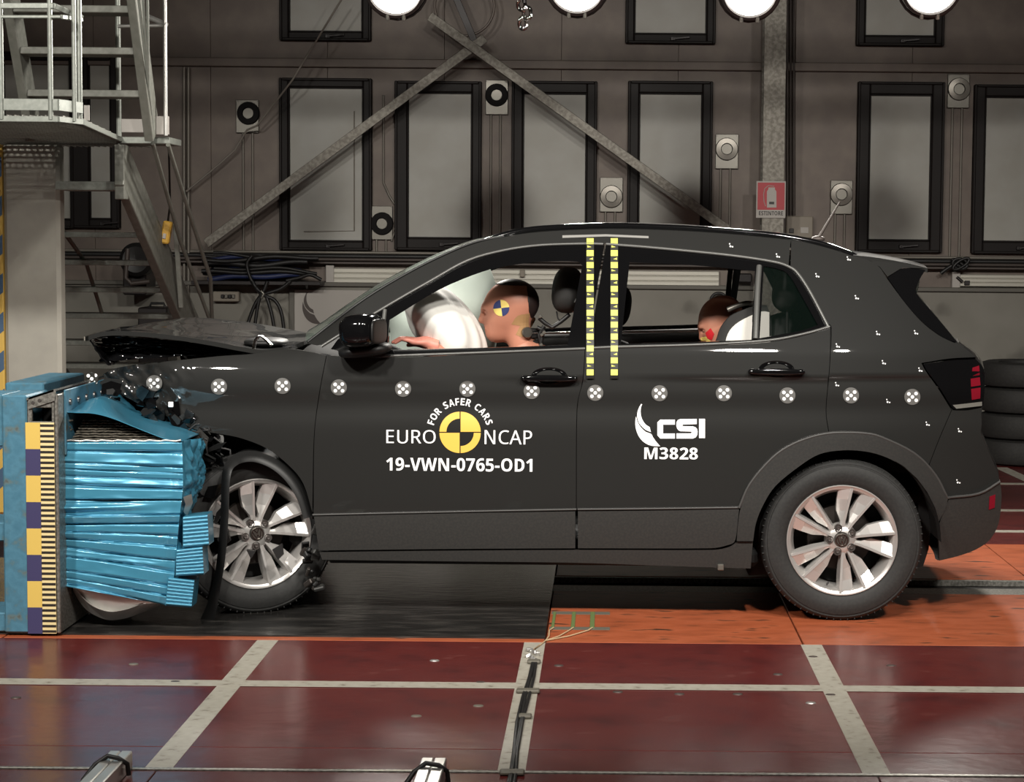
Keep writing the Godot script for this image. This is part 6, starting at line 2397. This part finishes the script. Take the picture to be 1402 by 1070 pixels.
	obj("torn_cells", ec, M.honeycomb, hb).set_meta("kind", "stuff")
	var core := MB.new()
	abox(core, Vector3(px0 + 0.03, 0.19, -0.64), Vector3(at(222, 700, bz).x, at(150, 606, bz).y, bz - 0.03), 0.01)
	obj("honeycomb_core", core, M.honeycomb, hb)
	# ribbed bumper pieces torn off the face
	for q in [[[251, 707], [284, 704], [286, 746], [251, 749]], [[242, 752], [277, 748], [279, 786], [241, 788]], [[231, 790], [266, 794], [262, 831], [227, 828]]]:
		var pc := []
		for s in q:
			pc.append(Vector2(s[0], s[1]))
		var n := 56
		var rr := []
		for i in n + 1:
			var v := float(i) / n
			var line := []
			for j in 9:
				var u := j / 8.0
				var p: Vector2 = (pc[0] as Vector2).lerp(pc[1], u).lerp((pc[3] as Vector2).lerp(pc[2], u), v)
				var tooth := pow(absf(sin(v * PI * 8.0)), 0.6)
				line.append(at(p.x, p.y, bz + 0.012 + 0.008 * tooth))
			rr.append(line)
		var m := MB.new()
		sheet(m, rr, Vector3.BACK, 0.004)
		# body of the piece behind the ribs
		var poly := PackedVector2Array()
		for s in pc:
			var w := at(s.x, s.y, bz)
			poly.append(Vector2(w.x, w.y))
		extrude(m, Transform3D(), poly, bz - 0.10, bz + 0.010)
		obj("bumper_piece", m, M.blue_sheet, hb)
	var tl := MB.new()
	sheet(tl, [[at(251, 680, bz), at(254, 690, bz), at(251, 700, bz)], [at(262, 676, bz - 0.05), at(264, 688, bz - 0.04), at(256, 706, bz - 0.05)]], Vector3.BACK, 0.003)
	obj("torn_flap", tl, M.thin_alu, hb)
	# bare aluminium skin bellying out below
	var bl := []
	for p in smooth_line(px([96, 800, 104, 814, 113, 828, 128, 841, 150, 848.5, 172, 846, 192, 839, 218, 828]), false, 4):
		var line := []
		for j in 9:
			var u := j / 8.0
			var w := at(p.x, p.y, bz - 0.03)
			line.append(Vector3(w.x, w.y + 0.035 * (1.0 - u) * (1.0 - u) - 0.0, bz - 0.02 - 0.35 * u))
		bl.append(line)
	var m5 := MB.new()
	sheet(m5, bl, Vector3(0, -0.4, 1), 0.003)
	# the side of the belly facing the viewer
	var sd := []
	var bot := smooth_line(px([100, 808, 108, 822, 118, 834, 132, 843, 150, 848.5, 172, 846, 192, 839, 220, 828]), false, 4)
	var topl := smooth_line(px([100, 804, 115, 806, 130, 809, 145, 812, 160, 815, 180, 818, 200, 822, 221, 825]), false, 4)
	for j in 7:
		var u := j / 6.0
		var line := []
		for i in bot.size():
			var p: Vector2 = topl[i].lerp(bot[i], u)
			line.append(at(p.x, p.y, bz - 0.02 - 0.05 * u * u))
		sd.append(line)
	sheet(m5, sd, Vector3.BACK, 0.003)
	obj("belly_sheet", m5, M.thin_alu, hb)
	for k in 7:
		var m := MB.new()
		blob(m, Transform3D(Basis(Vector3.BACK, k * 0.7), at(80.5 + (k % 2) * 2, 745 + k * 9, bz + 0.012)), Vector3(0.012, 0.006, 0.008), 0.7, 12, 8)
		obj("burst_cell", m, M.thin_alu, hb)

# ---------------------------------------------------------------- column, platform and stairs at the left
func pd(x: float, y: float, depth: float) -> Vector3:
	return at(x, y, EYE.z - depth)

func build_gantry() -> void:
	var zc := -3.0
	var y_pl := 2.05
	var ct := thing("concrete_column", "smooth pale grey concrete column behind the blue barrier frame", "column", Vector3(at(43, 300, zc).x, 0, zc - 0.16))
	var m := MB.new()
	abox(m, Vector3(at(5, 350, zc).x, 0, zc - 0.12), Vector3(at(82, 350, zc).x, y_pl - 0.03, zc), 0.02)
	obj("shaft", m, M.column, ct)
	# yellow and blue warning strip along its left edge
	var xs0 := at(-14, 350, zc).x
	var xs1 := at(4.5, 350, zc).x
	var guard := MB.new()
	abox(guard, Vector3(xs0, 0, zc - 0.1), Vector3(xs1, y_pl - 0.04, zc + 0.01), 0.004)
	obj("guard_plate", guard, M.stripe_yellow, ct)
	for k in 9:
		var s := MB.new()
		var y := 0.1 + k * 0.21
		extrude(s, Transform3D(Basis(), Vector3(0, 0, zc + 0.010)), PackedVector2Array([Vector2(xs0, y), Vector2(xs1, y + 0.06), Vector2(xs1, y + 0.165), Vector2(xs0, y + 0.105)]), 0.0, 0.0015)
		obj("stripe", s, M.stripe_blue, ct)

	# ---- platform
	var corner := [Vector2(at(80, 163, -1.0).x, -1.0), Vector2(at(113, 167, -1.2).x, -1.2), Vector2(at(163, 190, -2.7).x, -2.7)]
	var pf := thing("platform", "galvanised grating platform with toe boards above the column", "platform", Vector3(-2.9, y_pl, -2.2))
	var xl := -4.6
	var zb := -3.45
	var outline := [Vector2(xl, corner[0].y), corner[0], corner[1], corner[2], Vector2(corner[2].x, zb), Vector2(xl, zb)]
	# grating: bearing bars along z and cross rods along x
	var poly := PackedVector2Array(outline)
	var bars := MB.new()
	var x := xl + 0.03
	while x < -1.9:
		var zs := chord(poly, x, true)
		if zs.size() == 2 and zs[1] - zs[0] > 0.02:
			abox(bars, Vector3(x - 0.002, y_pl - 0.03, zs[0]), Vector3(x + 0.002, y_pl, zs[1]), 0.0)
		x += 0.034
	obj("bearing_bars", bars, M.steel, pf).set_meta("kind", "stuff")
	var rods := MB.new()
	var z := zb + 0.04
	while z < -1.0:
		var q := chord(poly, z, false)
		if q.size() == 2 and q[1] - q[0] > 0.02:
			abox(rods, Vector3(q[0], y_pl - 0.022, z - 0.004), Vector3(q[1], y_pl - 0.005, z + 0.004), 0.0)
		z += 0.075
	obj("cross_rods", rods, M.steel, pf).set_meta("kind", "stuff")
	for k in [[0, 1], [1, 2], [2, 3], [3, 4]]:
		var a: Vector2 = outline[k[0]]
		var b: Vector2 = outline[k[1]]
		var e := MB.new()
		bar(e, Vector3(a.x, y_pl - 0.018, a.y), Vector3(b.x, y_pl - 0.018, b.y), 0.026, 0.012, Vector3.UP.cross(Vector3((b - a).x, 0, (b - a).y)).normalized(), 0.002)
		obj("edge_beam", e, M.rail_paint, pf)
		if k[0] < 2:
			var tb := MB.new()
			bar(tb, Vector3(a.x, y_pl + 0.045, a.y), Vector3(b.x, y_pl + 0.045, b.y), 0.052, 0.008, Vector3.UP.cross(Vector3((b - a).x, 0, (b - a).y)).normalized(), 0.002)
			obj("toe_board", tb, M.rail_paint, pf)
	# railing round the near corner
	var rg := thing("railing", "tubular grey railing round the near edge of the platform", "railing", Vector3(corner[0].x, y_pl, -1.05))
	for q in [[69.5, 9.0, 0.0115], [102, 9.12, 0.010], [109, 9.2, 0.0135], [2, 9.0, 0.012]]:
		var w := pd(q[0], 150, q[1])
		var p := MB.new()
		tube(p, [Vector3(w.x, y_pl - 0.02, w.z), Vector3(w.x, y_pl + 1.1, w.z)], q[2], 12)
		obj("post", p, M.rail_paint, rg)
	for q in [[[pd(-30, 8, 9.0), pd(74, 8, 9.0), pd(111, 24, 9.35)], 0.04], [[pd(-30, 23, 9.0), pd(84, 23, 9.0), pd(112, 27, 9.35)], 0.022]]:
		for i in 2:
			var p := MB.new()
			bar(p, q[0][i], q[0][i + 1], q[1] * 0.62, 0.02, Vector3.BACK, 0.003)
			obj("rail", p, M.rail_paint, rg)
	var lp := MB.new()
	abox(lp, pd(115, 165, 9.5), pd(122, 144, 9.5) + Vector3(0, 0, -0.01), 0.001)
	obj("tag_plate", lp, M.sign_white, rg)

	# ---- steep upper stairs on the platform
	var us := thing("upper_stairs", "steep grey metal stairs rising from the platform out of the picture", "stairs", Vector3(-2.3, y_pl, -2.6))
	for q in [[pd(208, 184, 10.7), pd(184, -6, 10.3)], [pd(46, 184, 10.7), pd(14, -6, 10.3)]]:
		var st := MB.new()
		var ext: Vector3 = q[1] + (q[1] - q[0]) * 0.9
		bar(st, q[0], ext, 0.046, 0.16, Vector3.BACK, 0.003)
		obj("stringer", st, M.grey_paint, us)
	for q in [[13, 10.33, 20, 184], [70, 10.45, 30, 191], [128, 10.57, 38, 198]]:
		var a := pd(q[2], q[0], q[1])
		var b := pd(q[3], q[0], q[1])
		var t := MB.new()
		abox(t, Vector3(a.x, a.y - 0.018, a.z - 0.12), Vector3(b.x, a.y + 0.018, a.z + 0.06), 0.003)
		obj("tread", t, M.grey_paint, us)
	for k in 3:
		var h := MB.new()
		tube(h, [pd(210 - k * 3, 178, 10.65), pd(190 + k * 6, 0, 10.2), pd(188 + k * 7, -60, 10.1)], 0.007, 8)
		obj("handrail", h, M.rail_paint, us)

	# ---- end post and plates beside the stairs
	var ep := thing("gate_post", "bright vertical post with a low white kick plate right of the stairs", "post", pd(222, 190, 10.7))
	var p0 := MB.new()
	var e0 := pd(227, 190, 10.7)
	tube(p0, [Vector3(e0.x, y_pl, e0.z), Vector3(e0.x, y_pl + 1.1, e0.z)], 0.011, 12)
	obj("post", p0, M.thin_alu, ep)
	var p1 := MB.new()
	abox(p1, pd(213, 184, 10.7), pd(231, 159, 10.7) + Vector3(0, 0, -0.012), 0.002)
	obj("kick_plate", p1, M.sign_white, ep)
	var p2 := MB.new()
	abox(p2, pd(166, 181, 10.75), pd(198, 163, 10.75) + Vector3(0, 0, -0.012), 0.002)
	obj("kick_plate", p2, M.sign_white, ep)
	var p3 := MB.new()
	abox(p3, Vector3(pd(164, 190, 10.75).x, y_pl - 0.04, pd(164, 190, 10.75).z - 0.3), Vector3(pd(232, 190, 10.75).x, y_pl - 0.005, pd(164, 190, 10.75).z), 0.003)
	obj("landing_edge", p3, M.rail_paint, ep)
	for q in [[[202, 23], [228, 34], 0.0145], [[162, 36], [228, 35], 0.010]]:
		var t := MB.new()
		tube(t, [pd(q[0][0], q[0][1], 10.75), pd(q[1][0], q[1][1], 10.7)], q[2], 8)
		obj("rail", t, M.thin_alu, ep)
	var p4 := MB.new()
	var e1 := pd(163, 190, 10.8)
	tube(p4, [Vector3(e1.x, y_pl - 0.15, e1.z), Vector3(e1.x, y_pl + 1.1, e1.z)], 0.014, 12)
	obj("post", p4, M.rail_paint, ep)

	# ---- lower stairs going down to the floor, away from the viewer
	var ls := thing("lower_stairs", "grey open-tread metal stairs going down behind the column", "stairs", Vector3(-2.5, 0, -4.4))
	var sa := pd(166, 226, 10.7)
	var sb := pd(262, 452, 12.4)
	var dir := sb - sa
	var low := sa + dir * ((0.06 - sa.y) / dir.y)
	for dx in [0.0, -1.0]:
		var st := MB.new()
		bar(st, sa + Vector3(dx, 0, 0), low + Vector3(dx, 0, 0), 0.24, 0.05, Vector3.RIGHT, 0.004)
		obj("stringer", st, M.grey_paint, ls)
		var hp := MB.new()
		bar(hp, sa + Vector3(dx, -0.18, 0.0), Vector3(sa.x + dx, y_pl - 0.05, sa.z), 0.05, 0.09, Vector3.BACK, 0.003)
		obj("hanger", hp, M.grey_paint, ls)
	var n := 0
	for y in [252, 320, 358, 395, 431, 468, 500]:
		var t: float = (y - 226.0) / (452.0 - 226.0)
		var dep := lerpf(10.7, 12.4, t)
		var w := pd(150, y, dep)
		var tm := MB.new()
		var th := 0.034 if n == 0 else 0.022
		abox(tm, Vector3(sa.x - 0.96 if n > 0 else at(84, 252, -3.0).x, w.y - th, w.z - 0.23), Vector3(sa.x - 0.06, w.y + th * 0.4, w.z + 0.02), 0.003)
		obj("tread", tm, M.rail_paint, ls)
		n += 1
	for k in 3:
		var wy := low.y + 0.17 * k
		var w := sa + dir * ((wy - sa.y) / dir.y)
		var tm := MB.new()
		abox(tm, Vector3(sa.x - 0.96, wy - 0.014, w.z - 0.23), Vector3(sa.x - 0.06, wy + 0.006, w.z + 0.02), 0.003)
		obj("tread", tm, M.grey_paint, ls)
	for q in [[[209, 196], [247, 330], [292, 450]], [[230, 198], [262, 300], [288, 380], [291, 455]], [[168, 214], [172, 245], [206, 320]], [[88, 318], [118, 360], [140, 430]]]:
		var pts := []
		for s in q:
			pts.append(pd(s[0], s[1], 10.7 + 1.7 * (s[1] - 196) / 256.0))
		var h := MB.new()
		tube(h, pts, 0.012, 8)
		obj("handrail", h, M.grey_paint, ls)
	var vp := MB.new()
	bar(vp, pd(240, 306, 11.6), pd(248, 420, 11.9), 0.026, 0.02)
	obj("baluster", vp, M.rail_paint, ls)
	var yu := thing("hoist_pendant", "yellow pendant control box hanging beside the stairs", "control box", pd(228, 335, 11.55))
	var y0 := MB.new()
	box(y0, Transform3D(Basis(Vector3.BACK, -0.18), pd(228, 318, 11.55)), Vector3(0.05, 0.13, 0.05), 0.008)
	obj("body", y0, M.yellow_unit, yu)
	var y1 := MB.new()
	box(y1, Transform3D(Basis(Vector3.BACK, -0.18), pd(225, 323, 11.52)), Vector3(0.018, 0.03, 0.01), 0.002)
	obj("button_plate", y1, M.sign_white, yu)
	var y2 := MB.new()
	tube(y2, [pd(230, 302, 11.55), pd(233, 280, 11.5), pd(231, 196, 11.0)], 0.006, 6)
	obj("lead", y2, M.cable_black, yu)
	# dark racks and hoses standing by the wall behind the stairs
	var rk := thing("hose_reel", "dark red reel and hoses by the wall behind the stairs", "hose reel", at(186, 400, -7.6))
	var r0 := MB.new()
	lathe(r0, Transform3D(Basis(), at(190, 355, -7.6)), [[0.0, 0.09], [0.05, 0.1], [0.10, 0.11], [0.13, 0.08], [0.13, -0.08], [0.10, -0.11], [0.05, -0.1]], 32)
	obj("drum", r0, M.cable_black, rk)
	var r1 := MB.new()
	tube(r1, [at(175, 340, -7.5), at(172, 380, -7.5), at(180, 388, -7.5), at(205, 385, -7.5)], 0.02, 8)
	obj("hose", r1, M.conduit_dark, rk)
	var r2 := MB.new()
	abox(r2, at(182, 402, -7.93), at(200, 366, -7.6), 0.01)
	obj("bracket", r2, M.lamp_body, rk)
	var bx := thing("tool_case", "dark case standing low behind the stairs", "case", Vector3(at(215, 440, -7.4).x, 0, -7.4))
	var b0 := MB.new()
	abox(b0, Vector3(at(195, 440, -7.4).x, 0, -7.6), Vector3(at(235, 440, -7.4).x, at(215, 420, -7.4).y, -7.25), 0.01)
	obj("body", b0, M.lamp_body, bx)
	var b1 := MB.new()
	tube(b1, [at(205, 420, -7.4), at(207, 415, -7.4), at(224, 415, -7.4), at(226, 420, -7.4)], 0.01, 8)
	obj("handle", b1, M.cable_black, bx)

# where the outline crosses the line x = at (or z = at)
func chord(poly: PackedVector2Array, where: float, along_x: bool) -> Array:
	var out := []
	for k in poly.size():
		var a := poly[k]
		var b := poly[(k + 1) % poly.size()]
		var ca := a.x if along_x else a.y
		var cb := b.x if along_x else b.y
		if (ca - where) * (cb - where) < 0.0:
			var t := (where - ca) / (cb - ca)
			out.append(lerpf(a.y, b.y, t) if along_x else lerpf(a.x, b.x, t))
	out.sort()
	return out

# ---------------------------------------------------------------- small things on the floor
func build_floor_items() -> void:
	# three dark cables along the middle tape, held by strips of tape
	var top := at_floor(730, 893)
	for k in 3:
		var pts := []
		for q in [[732, 906], [727, 930], [720, 955], [712, 990], [706, 1030], [702, 1062], [698, 1080]]:
			var w := at_floor(q[0] + (k - 1) * 3.4 + 1.2 * sin(q[1] * 0.05 + k * 2.0), q[1])
			pts.append(w + Vector3(0, 0.006, 0))
		var m := MB.new()
		var sm := []
		for i in pts.size():
			sm.append(pts[i])
		tube(m, sm, 0.0055, 8)
		tag(obj("floor_cable", m, M.cable_black), ["leftmost of the three black cables on the middle floor tape", "middle one of the three black cables on the floor tape", "rightmost of the three black cables on the middle floor tape"][k], "cable", "cables on the middle tape")
	var strips := [[908, 722, 740], [948, 707, 739], [983, 710, 728], [1060, 684, 718]]
	for s in strips:
		var a := at_floor(s[1], s[0])
		var b := at_floor(s[2], s[0])
		var m := MB.new()
		abox(m, Vector3(a.x, 0.002, a.z - 0.02), Vector3(b.x, 0.0135, a.z + 0.02), 0.004)
		tag(obj("tape_strip", m, M.tape_grey), "dark tape strip holding the cables down, %s" % {908: "nearest the orange track", 948: "on the tape crossing", 983: "halfway to the picture edge", 1060: "at the bottom edge of the picture"}[s[0]], "tape", "strips over the cables")
	# wires to three green strips on the orange plate
	var gt := [758, 785, 811]
	var names := ["leftmost green contact strip on the orange plate", "middle green contact strip on the orange plate", "rightmost green contact strip on the orange plate"]
	for k in 3:
		var a := at_floor(gt[k] - 3.6, 860)
		var b := at_floor(gt[k] + 3.6, 838)
		var t := thing("contact_strip", names[k], "contact strip", Vector3((a.x + b.x) * 0.5, 0.0, (a.z + b.z) * 0.5), "green contact strips")
		var m := MB.new()
		abox(m, Vector3(a.x, 0.0, b.z), Vector3(b.x, 0.003, a.z), 0.001)
		obj("strip", m, M.green_strip, t)
		var w := MB.new()
		var pts := []
		var q := [[gt[k], 860], [gt[k] - 6, 864], [lerpf(gt[k], 745, 0.5), 872], [747, 878], [738, 885], [731, 890]]
		for s in q:
			pts.append(at_floor(s[0], s[1]) + Vector3(0, 0.004, 0))
		tube(w, pts, 0.003, 6)
		obj("wire", w, M.wire_cream, t)
	for q in [[752, 861, 835, 859], [755, 840, 835, 838]]:
		var m := MB.new()
		var a := at_floor(q[0], q[1])
		var b := at_floor(q[2], q[3])
		abox(m, Vector3(a.x, 0.0, minf(a.z, b.z) - 0.008), Vector3(b.x, 0.0012, maxf(a.z, b.z) + 0.008), 0.0003)
		tag(obj("tape_strip", m, M.tape_grey), ["grey tape along the near ends of the green strips", "grey tape along the far ends of the green strips"][0 if q[1] > 850 else 1], "tape", "tape on the orange plate")
	var cn := thing("cable_connector", "silver-wrapped cable connector lying where the wires meet the cables", "connector", at_floor(730, 902))
	for k in 7:
		var m := MB.new()
		box(m, Transform3D(Basis.from_euler(Vector3(k, k * 1.7, k * 0.6)), at_floor(724 + (k % 4) * 4, 892 + k * 2.2) + Vector3(0, 0.009, 0)), Vector3(0.022, 0.012, 0.016), 0.003)
		obj("foil_fold", m, M.thin_alu, cn)
	# aluminium profiles at the very front
	for q in [[150, 182, 1042, "slotted aluminium profile with a black cable tie at the lower left"], [577, 612, 1048, "short bright aluminium profile at the bottom edge left of centre"]]:
		var zb: float = EYE.z - (EYE.y - 0.052) * FOCAL / (q[2] - 332.0) / 1.0
		var a := at(q[0], q[2], zb)
		var b := at(q[1], q[2], zb)
		var t := thing("aluminium_profile", q[3], "profile", Vector3((a.x + b.x) * 0.5, 0, zb + 0.2))
		var w := (b.x - a.x)
		for k in 2:
			var m := MB.new()
			abox(m, Vector3(a.x + w * (0.5 * k) + 0.001, 0.0, zb), Vector3(a.x + w * (0.5 * k + 0.5) - 0.001, 0.052, zb + 0.45), 0.003)
			obj("rail_half", m, M.thin_alu, t)
		var sl := MB.new()
		abox(sl, Vector3(a.x + w * 0.5 - 0.004, 0.01, zb + 0.002), Vector3(a.x + w * 0.5 + 0.004, 0.046, zb + 0.445), 0.001)
		obj("slot", sl, M.alloy, t)
		var cb := MB.new()
		tube(cb, [Vector3(a.x - 0.035, 0.008, zb + 0.16), Vector3(a.x - 0.008, 0.045, zb + 0.13), Vector3(a.x + w * 0.3, 0.062, zb + 0.10), Vector3(a.x + w * 0.8, 0.060, zb + 0.115), Vector3(b.x + 0.008, 0.04, zb + 0.10), Vector3(b.x + 0.012, 0.008, zb + 0.10)], 0.007, 8)
		obj("cable_tie", cb, M.cable_black, t)
	# paint chips and bolt heads on the red plates
	var spots := [[240, 933, 0], [183, 909, 1], [658, 934, 0], [655, 966, 1], [570, 980, 1], [595, 904, 2], [765, 911, 0], [1137, 951, 0], [1113, 899, 0], [1065, 923, 0], [1220, 911, 0], [1110, 962, 2], [930, 950, 0], [846, 947, 0], [1010, 950, 0], [22, 955, 0]]
	var n := 0
	for s in spots:
		var w := at_floor(s[0], s[1])
		var m := MB.new()
		lathe(m, Transform3D(Basis(Vector3.RIGHT, -PI / 2), w + Vector3(0, 0.002, 0)), [[0.0, 0.0006], [0.012, 0.0006], [0.014, -0.002]], 16, Vector2(1.3, 1.0))
		tag(obj("floor_plug", m, [M.plug, M.tape_grey, M.thin_alu][s[2]]), "small flat plug set in the red floor among the tape lines", "floor plug", "plugs in the red floor")
		n += 1
